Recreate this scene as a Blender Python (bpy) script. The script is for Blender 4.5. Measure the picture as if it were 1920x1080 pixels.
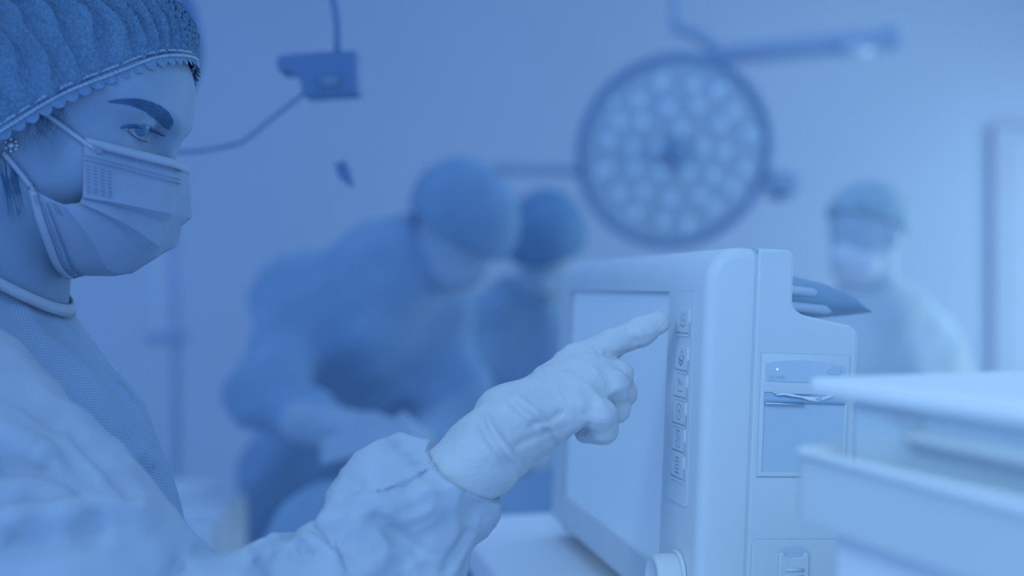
import bpy, bmesh, math, random
import numpy as np
from mathutils import Vector, Matrix, Euler
from mathutils.bvhtree import BVHTree

random.seed(7); np.random.seed(7)
for o in list(bpy.data.objects):
    bpy.data.objects.remove(o)
SC = bpy.context.scene
COL = SC.collection

# ------------------------------------------------------------------ camera
F = 2050.0          # focal length in pixels of a 1920 wide frame
H = 1.35            # camera height
cam_d = bpy.data.cameras.new('camera')
cam = bpy.data.objects.new('camera', cam_d); COL.objects.link(cam)
cam.location = (0, 0, H); cam.rotation_euler = (math.pi/2, 0, 0)
cam_d.sensor_width = 36.0; cam_d.lens = F/1920*36.0
cam_d.clip_start = 0.02; cam_d.clip_end = 60
cam_d.dof.use_dof = True; cam_d.dof.focus_distance = 0.86
cam_d.dof.aperture_fstop = 2.0
SC.camera = cam

# ------------------------------------------------------------------ world, lights, exposure
W = bpy.data.worlds.new('world'); SC.world = W; W.use_nodes = True
bg = W.node_tree.nodes['Background']
bg.inputs['Color'].default_value = (0.220, 0.465, 1.06, 1)
bg.inputs['Strength'].default_value = 1.0

def area(name, loc, rot, sx, sy, energy, color):
    l = bpy.data.lights.new(name, 'AREA'); l.shape = 'RECTANGLE'; l.size = sx; l.size_y = sy
    l.energy = energy; l.color = color
    o = bpy.data.objects.new(name, l); COL.objects.link(o)
    o.location = loc; o.rotation_euler = rot
    return o
# added side light that brightens the right half, set in an unseen opening
area('right_fill_light', (2.66, 3.15, 1.35), (0, math.radians(90), 0), 1.6, 2.3, 30, (0.53, 0.83, 0.96))
# unseen overhead fill, added to brighten the middle background
area('ceiling_fill_light', (0.5, 2.2, 2.93), (0, 0, 0), 2.4, 2.0, 12, (0.22, 0.46, 1.0))
# two added spots behind the camera, without fixtures, brightening monitor and cart
def beam(name, loc, aim, size, energy):
    l = bpy.data.lights.new(name, 'SPOT'); l.energy = energy; l.color = (0.50, 0.80, 1.0)
    l.spot_size = math.radians(size); l.spot_blend = 1.0; l.shadow_soft_size = 0.35
    o = bpy.data.objects.new(name, l); COL.objects.link(o); o.location = loc
    o.rotation_euler = (Vector(aim)-Vector(loc)).to_track_quat('-Z', 'Y').to_euler()
beam('foreground_fill_spot', (0.2, -0.5, 2.2), (0.60, 0.8, 1.02), 62, 34)
beam('foreground_fill_spot', (-0.9, -0.3, 2.3), (0.38, 0.80, 1.02), 38, 36)
VS = SC.view_settings
VS.view_transform = 'Standard'; VS.look = 'None'; VS.gamma = 1.0; VS.use_curve_mapping = False
VS.exposure = 0.0

# ------------------------------------------------------------------ helpers
def P(u, v, d):
    return Vector(((u-960)/F*d, d, H-(v-540)/F*d))

def mat(name, col, rough=0.7, spec=0.25, var=0.06, vscale=6.0, bump=0.0, bscale=60.0, emit=None, weave=0, trans=0.0, metal=0.0, wrink=0.0, wscale=14.0):
    m = bpy.data.materials.new(name); m.use_nodes = True
    nt = m.node_tree; b = nt.nodes['Principled BSDF']
    b.inputs['Roughness'].default_value = rough
    b.inputs['Specular IOR Level'].default_value = spec
    b.inputs['Metallic'].default_value = metal
    b.inputs['Transmission Weight'].default_value = trans
    tc = nt.nodes.new('ShaderNodeTexCoord')
    n = nt.nodes.new('ShaderNodeTexNoise'); n.inputs['Scale'].default_value = vscale; n.inputs['Detail'].default_value = 4
    nt.links.new(tc.outputs['Object'], n.inputs['Vector'])
    r = nt.nodes.new('ShaderNodeValToRGB')
    e = r.color_ramp.elements
    e[0].position = 0.3; e[1].position = 0.7
    e[0].color = tuple(max(0, c*(1-var)) for c in col)+(1,)
    e[1].color = tuple(min(1, c*(1+var)) for c in col)+(1,)
    nt.links.new(n.outputs['Fac'], r.inputs['Fac'])
    colout = r.outputs['Color']
    height = None
    if weave:
        w1 = nt.nodes.new('ShaderNodeTexWave'); w1.bands_direction = 'Y'; w1.inputs['Scale'].default_value = weave
        w2 = nt.nodes.new('ShaderNodeTexWave'); w2.bands_direction = 'Z'; w2.inputs['Scale'].default_value = weave
        mp = nt.nodes.new('ShaderNodeMapping'); mp.inputs['Rotation'].default_value = (0.35, 0.3, 0.9); nt.links.new(tc.outputs['Object'], mp.inputs['Vector'])
        for w in (w1, w2): nt.links.new(mp.outputs['Vector'], w.inputs['Vector'])
        mm = nt.nodes.new('ShaderNodeMath'); mm.operation = 'MULTIPLY'
        nt.links.new(w1.outputs['Fac'], mm.inputs[0]); nt.links.new(w2.outputs['Fac'], mm.inputs[1])
        mx = nt.nodes.new('ShaderNodeMixRGB'); mx.blend_type = 'MULTIPLY'; mx.inputs['Fac'].default_value = 1
        rr = nt.nodes.new('ShaderNodeMapRange'); rr.inputs['To Min'].default_value = 1.0; rr.inputs['To Max'].default_value = 0.66
        nt.links.new(mm.outputs[0], rr.inputs['Value'])
        nt.links.new(colout, mx.inputs['Color1']); nt.links.new(rr.outputs[0], mx.inputs['Color2'])
        colout = mx.outputs['Color']; height = mm.outputs[0]
    nt.links.new(colout, b.inputs['Base Color'])
    last = None
    if bump:
        n2 = nt.nodes.new('ShaderNodeTexNoise'); n2.inputs['Scale'].default_value = bscale; n2.inputs['Detail'].default_value = 3
        nt.links.new(tc.outputs['Object'], n2.inputs['Vector'])
        bp = nt.nodes.new('ShaderNodeBump'); bp.inputs['Strength'].default_value = bump; bp.inputs['Distance'].default_value = 0.002
        nt.links.new(n2.outputs['Fac'], bp.inputs['Height']); last = bp
    if wrink:
        n3 = nt.nodes.new('ShaderNodeTexNoise'); n3.inputs['Scale'].default_value = wscale; n3.inputs['Detail'].default_value = 2
        n3.inputs['Distortion'].default_value = 1.2
        nt.links.new(tc.outputs['Object'], n3.inputs['Vector'])
        bp = nt.nodes.new('ShaderNodeBump'); bp.inputs['Strength'].default_value = wrink; bp.inputs['Distance'].default_value = 0.02
        nt.links.new(n3.outputs['Fac'], bp.inputs['Height'])
        if last: nt.links.new(last.outputs[0], bp.inputs['Normal'])
        last = bp
    if last: nt.links.new(last.outputs[0], b.inputs['Normal'])
    if emit:
        b.inputs['Emission Color'].default_value = tuple(emit[:3])+(1,)
        b.inputs['Emission Strength'].default_value = emit[3]
    return m

class G:
    """collects geometry of one mesh"""
    def __init__(s): s.v = []; s.f = []
    def add(s, v, f):
        o = len(s.v); s.v += [tuple(p) for p in v]; s.f += [tuple(i+o for i in q) for q in f]; return s
    def box(s, lo, hi):
        x0, y0, z0 = lo; x1, y1, z1 = hi
        return s.add([(x0,y0,z0),(x1,y0,z0),(x1,y1,z0),(x0,y1,z0),(x0,y0,z1),(x1,y0,z1),(x1,y1,z1),(x0,y1,z1)],
                     [(0,3,2,1),(4,5,6,7),(0,1,5,4),(1,2,6,5),(2,3,7,6),(3,0,4,7)])
    def loft(s, rings, caps=True, closed=True):
        n = len(rings[0]); v = [p for r in rings for p in r]; f = []
        for i in range(len(rings)-1):
            for j in range(n if closed else n-1):
                k = (j+1) % n
                f.append((i*n+j, i*n+k, (i+1)*n+k, (i+1)*n+j))
        if caps:
            f.append(tuple(range(n))[::-1]); f.append(tuple((len(rings)-1)*n+j for j in range(n)))
        return s.add(v, f)
    def tube(s, path, rad, n=12, caps=True):
        path = [Vector(p) for p in path]
        if not hasattr(rad, '__len__'): rad = [rad]*len(path)
        rings = []; up = None
        for i, p in enumerate(path):
            a = path[max(0, i-1)]; b = path[min(len(path)-1, i+1)]
            t = (b-a).normalized()
            if up is None:
                up = t.orthogonal().normalized()
            else:
                up = (up - t*up.dot(t)).normalized()
            w = t.cross(up)
            rings.append([p + (up*math.cos(2*math.pi*k/n) + w*math.sin(2*math.pi*k/n))*rad[i] for k in range(n)])
        return s.loft(rings, caps)
    def lathe(s, prof, M=Matrix.Identity(4), n=32):
        """prof: list of (radius, height) along local z"""
        rings = [[M @ Vector((r*math.cos(2*math.pi*k/n), r*math.sin(2*math.pi*k/n), h)) for k in range(n)] for r, h in prof]
        return s.loft(rings, True)
    def prism(s, poly, ax, lo, hi):
        """poly: 2d points in the two axes other than ax"""
        def mk3(p, h):
            if ax == 'x': return (h, p[0], p[1])
            if ax == 'y': return (p[0], h, p[1])
            return (p[0], p[1], h)
        n = len(poly)
        v = [mk3(p, lo) for p in poly] + [mk3(p, hi) for p in poly]
        f = [tuple(range(n))[::-1], tuple(range(n, 2*n))] + [(i, (i+1) % n, n+(i+1) % n, n+i) for i in range(n)]
        return s.add(v, f)
    def ball(s, c, r, M=None, nu=20, nv=12):
        c = Vector(c); r = Vector(r) if hasattr(r, '__len__') else Vector((r, r, r))
        rings = []
        for i in range(nv+1):
            a = math.pi*(i/nv*0.998+0.001)
            ring = []
            for j in range(nu):
                b = 2*math.pi*j/nu
                q = Vector((math.sin(a)*math.cos(b)*r.x, math.sin(a)*math.sin(b)*r.y, -math.cos(a)*r.z))
                if M: q = M @ q
                ring.append(c+q)
            rings.append(ring)
        return s.loft(rings, True)

WM = {}
def link(o, parent=None, M=None):
    COL.objects.link(o)
    M = M or Matrix.Identity(4)
    if parent: o.parent = parent
    o.matrix_basis = M
    WM[o] = (WM[parent] @ M) if parent else M.copy()
    return o
def root(name, loc, label, cat, group=None, M=None):
    o = bpy.data.objects.new(name, None); o.empty_display_size = 0.1
    link(o, None, M or Matrix.Translation(Vector(loc)))
    tag(o, label, cat, group); return o
def tag(o, label, cat=None, group=None):
    o['label'] = label
    if cat: o['category'] = cat
    if group: o['group'] = group
    return o
def mk(name, g, m, parent=None, world=False, smooth=True, bevel=0, seg=2, sub=0, flat_angle=None, base=None):
    v, f = (g.v, g.f) if isinstance(g, G) else g
    M = Matrix.Identity(4)
    if world and parent is not None:
        inv = np.array(WM[parent].inverted())
        a = np.asarray(v, dtype=float)
        v = a @ inv[:3, :3].T + inv[:3, 3]
    elif base is not None:
        v = np.asarray(v, dtype=float) - np.asarray(base, dtype=float)
        M = Matrix.Translation(Vector(base))
    v = [tuple(map(float, p)) for p in v]
    me = bpy.data.meshes.new(name); me.from_pydata(v, [], [tuple(map(int, q)) for q in f])
    bm = bmesh.new(); bm.from_mesh(me)
    if len(bm.verts) < 60000: bmesh.ops.recalc_face_normals(bm, faces=bm.faces)
    bm.to_mesh(me); bm.free()
    if smooth:
        me.polygons.foreach_set('use_smooth', [True]*len(me.polygons))
        if smooth == 'angle': me.set_sharp_from_angle(angle=math.radians(flat_angle or 35))
    if m: me.materials.append(m)
    o = bpy.data.objects.new(name, me)
    link(o, parent, M)
    if bevel:
        b = o.modifiers.new('bevel', 'BEVEL'); b.width = bevel; b.segments = seg; b.limit_method = 'ANGLE'; b.angle_limit = math.radians(30)
        b.harden_normals = False
    if sub:
        b = o.modifiers.new('sub', 'SUBSURF'); b.levels = sub; b.render_levels = sub
    return o
def boolean_cut(o, cutters):
    tmp = []
    for g in cutters:
        c = mk('cutter', g, None, None, smooth=False); c.matrix_basis = WM[o]; tmp.append(c)
        md = o.modifiers.new('cut', 'BOOLEAN'); md.operation = 'DIFFERENCE'; md.object = c; md.solver = 'EXACT'
    bpy.context.view_layer.update()
    dg = bpy.context.evaluated_depsgraph_get()
    me = bpy.data.meshes.new_from_object(o.evaluated_get(dg))
    o.modifiers.clear(); old = o.data; o.data = me; bpy.data.meshes.remove(old)
    for c in tmp:
        d = c.data; WM.pop(c, None); bpy.data.objects.remove(c); bpy.data.meshes.remove(d)
    me.polygons.foreach_set('use_smooth', [True]*len(me.polygons))
    me.set_sharp_from_angle(angle=math.radians(30))
def struct(o): o['kind'] = 'structure'; return o

# ---- implicit surfaces -> mesh (surface nets)
def smin(a, b, k):
    h = np.clip(0.5+0.5*(b-a)/k, 0, 1); return b*(1-h)+a*h-k*h*(1-h)
def smax(a, b, k): return -smin(-a, -b, k)
def s_ell(X, c, r):
    x, y, z = X
    px, py, pz = (x-c[0]), (y-c[1]), (z-c[2])
    k0 = np.sqrt((px/r[0])**2+(py/r[1])**2+(pz/r[2])**2)
    k1 = np.sqrt((px/r[0]**2)**2+(py/r[1]**2)**2+(pz/r[2]**2)**2)
    return k0*(k0-1)/np.maximum(k1, 1e-6)
def s_cone(X, a, b, ra, rb):
    x, y, z = X
    ba = [b[i]-a[i] for i in range(3)]; l = sum(q*q for q in ba)
    t = np.clip(((x-a[0])*ba[0]+(y-a[1])*ba[1]+(z-a[2])*ba[2])/l, 0, 1)
    return np.sqrt((x-a[0]-t*ba[0])**2+(y-a[1]-t*ba[1])**2+(z-a[2]-t*ba[2])**2)-(ra+(rb-ra)*t)
def nets(f, lo, hi, h):
    ax = [np.arange(lo[i], hi[i]+h, h) for i in range(3)]
    X = np.meshgrid(*ax, indexing='ij')
    V = f(X).astype(np.float32)
    n = np.array(V.shape)-1
    acc = np.zeros(tuple(n)+(3,), np.float32); cnt = np.zeros(tuple(n), np.float32)
    def sl(off): return tuple(slice(off[i], off[i]+n[i]) for i in range(3))
    for a in range(3):
        o1, o2 = [i for i in range(3) if i != a]
        for p in (0, 1):
            for q in (0, 1):
                A = [0, 0, 0]; A[o1] = p; A[o2] = q; B = list(A); B[a] = 1
                va = V[sl(A)]; vb = V[sl(B)]
                c = (va < 0) != (vb < 0)
                t = np.where(c, va/np.where(c, va-vb, 1), 0)
                acc[..., a] += t; acc[..., o1] += np.where(c, p, 0); acc[..., o2] += np.where(c, q, 0)
                cnt += c
    act = cnt > 0
    idx = -np.ones(tuple(n), np.int64); idx[act] = np.arange(act.sum())
    ii = np.argwhere(act)
    vs = (acc[act]/cnt[act][:, None]+ii)*h+np.array(lo)
    faces = []
    for a in range(3):
        o1, o2 = [(1, 2), (2, 0), (0, 1)][a]
        A = [slice(None)]*3; A[a] = slice(0, -1); B = [slice(None)]*3; B[a] = slice(1, None)
        ia = V[tuple(A)] < 0; ib = V[tuple(B)] < 0
        e = np.argwhere(ia != ib)
        m = (e[:, o1] >= 1) & (e[:, o2] >= 1) & (e[:, o1] < n[o1]) & (e[:, o2] < n[o2])
        e = e[m]
        s = ia[e[:, 0], e[:, 1], e[:, 2]]
        def cell(d1, d2):
            c = e.copy(); c[:, o1] -= d1; c[:, o2] -= d2; return idx[c[:, 0], c[:, 1], c[:, 2]]
        q = np.stack([cell(1, 1), cell(0, 1), cell(0, 0), cell(1, 0)], 1)
        q[~s] = q[~s][:, ::-1]
        faces.append(q)
    return vs, np.concatenate(faces)
def relax(v, f, it=1, w=0.5):
    v = np.asarray(v, float); f = np.asarray(f)
    for _ in range(it):
        s = np.zeros_like(v); c = np.zeros(len(v))
        for k in range(4):
            a = f[:, k]; b = f[:, (k+1) % 4]
            np.add.at(s, a, v[b]); np.add.at(c, a, 1); np.add.at(s, b, v[a]); np.add.at(c, b, 1)
        v = v*(1-w)+w*s/np.maximum(c, 1)[:, None]
    return v
def vnormals(v, f):
    v = np.asarray(v, float); f = np.asarray(f)
    fn = np.cross(v[f[:, 2]]-v[f[:, 0]], v[f[:, 3]]-v[f[:, 1]])
    nn = np.zeros_like(v)
    for k in range(4): np.add.at(nn, f[:, k], fn)
    return nn/np.maximum(np.linalg.norm(nn, axis=1), 1e-12)[:, None]
def to_px(v):
    v = np.asarray(v); return 960+v[:, 0]/v[:, 1]*F, 540-(v[:, 2]-H)/v[:, 1]*F
def polydist(u, w, pts):
    """distance in px and signed side to a polyline"""
    best = np.full(u.shape, 1e9); side = np.zeros(u.shape); tt = np.zeros(u.shape)
    L = [0]
    for a, b in zip(pts[:-1], pts[1:]): L.append(L[-1]+math.hypot(b[0]-a[0], b[1]-a[1]))
    for i, (a, b) in enumerate(zip(pts[:-1], pts[1:])):
        dx, dy = b[0]-a[0], b[1]-a[1]; l = dx*dx+dy*dy
        t = np.clip(((u-a[0])*dx+(w-a[1])*dy)/l, 0, 1)
        ex = u-a[0]-t*dx; ey = w-a[1]-t*dy; d = np.hypot(ex, ey)
        m = d < best
        best = np.where(m, d, best); side = np.where(m, np.sign(dx*ey-dy*ex), side)
        tt = np.where(m, (L[i]+t*math.sqrt(l))/L[-1], tt)
    return best, side, tt
def crease(v, f, lines):
    """sculpt folds into a cloth surface: each line is (points, width px, amplitude m, mode).
    mode 'r' ridge, 'v' valley, 's' overlapping step (raised on the left of the line)"""
    for pts, w, amp, mode in lines:
        amp = min(amp, 0.95*w*0.8/F)
        n = vnormals(v, f); u, q = to_px(v)
        d, s, t = polydist(u, q, pts)
        fall = np.exp(-(d/w)**2)*np.minimum(1, np.minimum(t, 1-t)*6+0.15)
        view = np.asarray(v)-np.array([0, 0, H]); view /= np.linalg.norm(view, axis=1)[:, None]
        fac = (np.sum(view*n, axis=1) < 0.15)
        if mode == 'r': k = fall
        elif mode == 'v': k = -fall
        else: k = s*fall*np.minimum(1, d/(w*0.18))
        v = v+n*(k*amp*fac)[:, None]
    return v
def noise3(v, scale, seed=0):
    """smooth pseudo noise from summed sines"""
    rs = np.random.RandomState(seed); out = np.zeros(len(v))
    for i in range(7):
        d = rs.normal(size=3); d /= np.linalg.norm(d)
        out += np.sin(v @ d*scale*(0.6+0.25*i)+rs.uniform(0, 6.28))
    return out/3.0
def catmull(pts, n):
    pts = [np.array(p, float) for p in pts]; out = []
    Q = [2*pts[0]-pts[1]]+pts+[2*pts[-1]-pts[-2]]
    m = len(pts)-1
    for i in range(n):
        x = i/(n-1)*m; k = min(int(x), m-1); t = x-k
        a, b, c, d = Q[k], Q[k+1], Q[k+2], Q[k+3]
        out.append(0.5*((2*b)+(-a+c)*t+(2*a-5*b+4*c-d)*t*t+(-a+3*b-3*c+d)*t**3))
    return out

# ------------------------------------------------------------------ materials
M_wall = mat('painted_wall', (0.53, 0.585, 0.68), 0.85, 0.1, 0.02, 1.5, 0.1, 200)
M_floor = mat('vinyl_floor', (0.70, 0.74, 0.78), 0.4, 0.3, 0.04, 3)
M_ceil = mat('ceiling_paint', (0.8, 0.8, 0.8), 0.9, 0.1, 0.02)
M_door = mat('door_laminate', (0.52, 0.57, 0.66), 0.6, 0.2, 0.02)
M_skin = mat('skin', (0.285, 0.38, 0.48), 0.55, 0.25, 0.05, 30, 0.06, 500)
M_hair = mat('dark_hair', (0.095, 0.205, 0.345), 0.5, 0.2, 0.1, 40)
M_lash = mat('eyelash', (0.07, 0.17, 0.32), 0.6, 0.1, 0.05)
M_eye = mat('eye_white', (0.55, 0.62, 0.68), 0.2, 0.5, 0.03)
M_iris = mat('iris', (0.12, 0.24, 0.38), 0.2, 0.5, 0.1, 600)
M_cap = mat('bouffant_cap', (0.185, 0.315, 0.44), 0.9, 0.1, 0.22, 420, 0.9, 700)
M_capband = mat('cap_band', (0.4, 0.51, 0.6), 0.9, 0.1, 0.15, 500, 0.5, 600)
M_frill = mat('cap_frill', (0.21, 0.33, 0.46), 0.9, 0.1, 0.1, 300)
M_mask = mat('mask_fabric', (0.345, 0.42, 0.52), 0.85, 0.12, 0.04, 40, 0.25, 500)
M_maskedge = mat('mask_edge', (0.44, 0.51, 0.59), 0.85, 0.12, 0.03, 40)
M_stitch = mat('mask_stitch', (0.14, 0.24, 0.38), 0.9, 0.05, 0.02)
M_loop = mat('ear_loop', (0.46, 0.53, 0.61), 0.9, 0.1, 0.05, 300, 0.3, 900)
M_gown = mat('gown_fabric', (0.54, 0.605, 0.65), 0.85, 0.12, 0.03, 12, 0.12, 300, wrink=0.25, wscale=9)
M_gownmesh = mat('gown_weave', (0.43, 0.55, 0.67), 0.85, 0.12, 0.03, 12, 0.1, 300, weave=130)
M_glove = mat('latex_glove', (0.61, 0.64, 0.64), 0.5, 0.3, 0.03, 25, 0.1, 180, wrink=0.12, wscale=45)
M_metal = mat('polished_metal', (0.62, 0.68, 0.72), 0.3, 0.5, 0.08, 200, metal=0.6)
M_case = mat('monitor_case', (0.68, 0.72, 0.73), 0.5, 0.3, 0.015, 20, 0.05, 900)
M_case2 = mat('monitor_rear_case', (0.64, 0.69, 0.71), 0.5, 0.3, 0.015, 20, 0.05, 900)
M_gap = mat('seam_shadow_gap', (0.5, 0.61, 0.68), 0.8, 0.1, 0.02)
M_screen = mat('lcd_screen', (0.60, 0.68, 0.74), 0.28, 0.4, 0.02, 3, emit=(0.36, 0.62, 0.9, 0.16))
M_panel = mat('keypad_foil', (0.72, 0.76, 0.77), 0.5, 0.3, 0.02)
M_icon = mat('icon_print', (0.52, 0.62, 0.68), 0.6, 0.2, 0.02)
M_strip = mat('control_strip', (0.53, 0.63, 0.7), 0.4, 0.3, 0.02)
M_glass = mat('smoked_window', (0.5, 0.61, 0.7), 0.15, 0.5, 0.04, 20)
M_roll = mat('printer_roller', (0.36, 0.50, 0.62), 0.2, 0.6, 0.05)
M_paper = mat('printer_paper', (0.80, 0.84, 0.86), 0.8, 0.1, 0.02)
M_led = mat('led_indicator', (0.8, 0.88, 0.95), 0.4, 0.3, 0.0, emit=(0.5, 0.75, 1.0, 0.7))
M_white = mat('white_plastic', (0.92, 0.92, 0.9), 0.5, 0.3, 0.02)
M_dark = mat('dark_plastic', (0.26, 0.38, 0.49), 0.5, 0.3, 0.04)
M_lampd = mat('lamp_housing', (0.18, 0.29, 0.46), 0.5, 0.3, 0.04)
M_lampf = mat('lamp_face', (0.42, 0.51, 0.61), 0.4, 0.4, 0.04)
M_lens = mat('lamp_lens', (0.54, 0.64, 0.72), 0.3, 0.4, 0.0, emit=(0.16, 0.36, 0.80, 0.16))
M_arm = mat('lamp_arm', (0.37, 0.47, 0.6), 0.4, 0.4, 0.03)
M_scrub = mat('surgeon_gown', (0.31, 0.43, 0.56), 0.9, 0.1, 0.10, 9)
M_scrub2 = mat('surgeon_gown_far', (0.33, 0.45, 0.57), 0.9, 0.1, 0.08, 9)
M_scrub3 = mat('assistant_gown', (0.72, 0.79, 0.77), 0.9, 0.1, 0.06, 9)
M_scap = mat('surgeon_cap', (0.27, 0.39, 0.51), 0.9, 0.1, 0.08, 20)
M_smask = mat('surgeon_mask', (0.46, 0.54, 0.62), 0.9, 0.1, 0.03)
M_drape = mat('surgical_drape', (0.3, 0.42, 0.53), 0.9, 0.1, 0.08, 6)
M_towel = mat('white_towel', (0.78, 0.82, 0.84), 0.9, 0.1, 0.05, 12)
M_steel = mat('steel', (0.52, 0.60, 0.67), 0.35, 0.5, 0.04, metal=0.3)
M_cart = mat('cart_plastic', (0.66, 0.70, 0.69), 0.5, 0.3, 0.02)
M_cartlight = mat('cart_light_edge', (0.9, 0.9, 0.87), 0.5, 0.3, 0.02)
M_cartdark = mat('cart_inner', (0.68, 0.77, 0.8), 0.6, 0.2, 0.02)

# ------------------------------------------------------------------ structure
BW = 4.6
def plain(name, g, m): return struct(mk(name, g, m, smooth=False))
plain('floor', G().box((-3.4, -0.6, -0.1), (2.9, BW+0.1, 0.0)), M_floor)
plain('ceiling', G().box((-3.4, -0.6, 3.0), (2.9, BW+0.1, 3.1)), M_ceil)
plain('wall_back', G().box((-3.4, BW, 0), (2.9, BW+0.1, 3.0)), M_wall)
g = G()   # unseen right wall, with an opening added for the side light
g.box((2.7, 0.2, 0), (2.8, BW, 0.55)).box((2.7, 0.2, 2.15), (2.8, BW, 3.0)).box((2.7, 0.2, 0.55), (2.8, 2.0, 2.15)).box((2.7, 4.3, 0.55), (2.8, BW, 2.15))
plain('wall_right', g, M_wall)
g = G().box((2.69, 1.96, 0.51), (2.81, 2.0, 2.19)).box((2.69, 4.3, 0.51), (2.81, 4.34, 2.19)).box((2.69, 2.0, 0.51), (2.81, 4.3, 0.55)).box((2.69, 2.0, 2.15), (2.81, 4.3, 2.19)).box((2.72, 3.13, 0.55), (2.78, 3.17, 2.15))
plain('added_window_1', g, M_door)  # unseen window frame, added around the side light
plain('baseboard_back', G().box((-3.4, BW-0.015, 0), (1.9, BW, 0.1)), M_door)
# door on the back wall, at the right edge of the picture
dx0 = (1858-960)/F*BW
d1 = plain('door_1', G().box((dx0, BW-0.03, 0), (dx0+0.62, BW, 2.02)), M_door)
struct(mk('door_leaf', G().box((dx0+0.05, BW-0.034, 0.01), (dx0+0.57, BW-0.029, 1.975)), M_door, d1, smooth=False, bevel=0.002))
# ------------------------------------------------------------------ patient monitor (local axes: x = depth of the device, y = along the screen, z = up)
MH = 0.31
def axes_matrix(loc, yaw_dir, lean):
    t = Vector((yaw_dir[0], yaw_dir[1], 0)).normalized()
    s = Vector((t.y, -t.x, 0)); z = Vector((0, 0, 1))
    up = (z*math.cos(lean)+s*math.sin(lean)); s2 = (s*math.cos(lean)-z*math.sin(lean))
    R = Matrix((s2, t, up)).transposed().to_4x4()
    return Matrix.Translation(loc) @ R
MON = axes_matrix(Vector((0.1534, 0.85, 1.383)), (-0.205, 1), math.radians(2.4))
MON = MON @ Matrix.Translation((0, 0, -MH))
mon = root('patient_monitor', None, 'white patient monitor with side printer that the gloved finger points at', 'monitor', M=MON)
def arc(cx, cz, r, a0, a1, n=8):
    return [(cx+r*math.cos(math.radians(a0+(a1-a0)*i/n)), cz+r*math.sin(math.radians(a0+(a1-a0)*i/n))) for i in range(n+1)]
WD = 0.475
# front shell: profile in x,z extruded along y
prof = [(0.0, 0.0), (0.0, MH-0.030)] + arc(0.028, MH-0.028, 0.028, 180, 90)[1:] + [(0.0470, MH-0.0004), (0.0470, 0.0)]
front = mk('front_housing', G().prism([(x, z) for x, z in prof], 'y', 0, WD), M_case, mon, smooth='angle', bevel=0.009, seg=4)
boolean_cut(front, [G().box((-0.02, 0.086, 0.038), (0.0075, 0.422, MH-0.036))])
# rear shell
prof = [(0.0410, 0.0), (0.0410, MH)] + arc(0.066, MH-0.006, 0.006, 90, 0, 4) + [(0.072, MH-0.040)]
prof += [(0.072+0.017-0.017*math.cos(math.radians(a)), MH-0.040-0.012*math.sin(math.radians(a))) for a in (20, 40, 60, 80)]
prof += [(0.1195, MH-0.0575)] + arc(0.1195, MH-0.0675, 0.010, 80, 0, 5) + [(0.131, 0.0)]
rear = mk('rear_housing', G().prism(prof, 'y', 0.0005, WD-0.0005), M_case2, mon, smooth='angle', bevel=0.0025, seg=3)
mk('seam', G().box((0.0386, -0.0002, 0.004), (0.0393, WD+0.0002, MH+0.0001)), M_gap, mon, smooth=False)
# screen
scr = mk('screen', G().box((0.0045, 0.084, 0.036), (0.0072, 0.424, MH-0.034)), M_screen, mon, smooth=False)
mk('screen_gasket', G().box((0.0015, 0.0865, MH-0.0385), (0.0075, 0.4215, MH-0.036)).box((0.0015, 0.4190, 0.038), (0.0075, 0.4215, MH-0.036)), M_gap, mon, smooth=False)
# keypad foil and keys
def rrect(y0, z0, y1, z1, r, n=4):
    p = []
    for cx, cz, a in ((y1-r, z1-r, 0), (y0+r, z1-r, 90), (y0+r, z0+r, 180), (y1-r, z0+r, 270)):
        p += [(cx+r*math.cos(math.radians(a+90*i/n)), cz+r*math.sin(math.radians(a+90*i/n))) for i in range(n+1)]
    return p
mk('keypad_outline', G().prism(rrect(0.0245, MH-0.2095, 0.0705, MH-0.0355, 0.004), 'x', -0.0003, 0.002), M_icon, mon, smooth=False)
pad = mk('keypad', G().prism(rrect(0.025, MH-0.209, 0.070, MH-0.036, 0.004), 'x', -0.0007, 0.002), M_panel, mon, smooth=False)
def seg(g, pts, w=0.0009, x=-0.0016):
    """raised line drawn on the front in y,z"""
    for a, b in zip(pts[:-1], pts[1:]):
        dy, dz = b[0]-a[0], b[1]-a[1]; l = math.hypot(dy, dz) or 1
        ny, nz = -dz/l*w/2, dy/l*w/2
        g.prism([(a[0]+ny, a[1]+nz), (b[0]+ny, b[1]+nz), (b[0]-ny, b[1]-nz), (a[0]-ny, a[1]-nz)], 'x', x, x+0.0006)
def circ(cy, cz, r, n=12): return [(cy+r*math.cos(2*math.pi*i/n), cz+r*math.sin(2*math.pi*i/n)) for i in range(n+1)]
kz = [-0.060, -0.0905, -0.1125, -0.1345, -0.1565, -0.1780]
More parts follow.
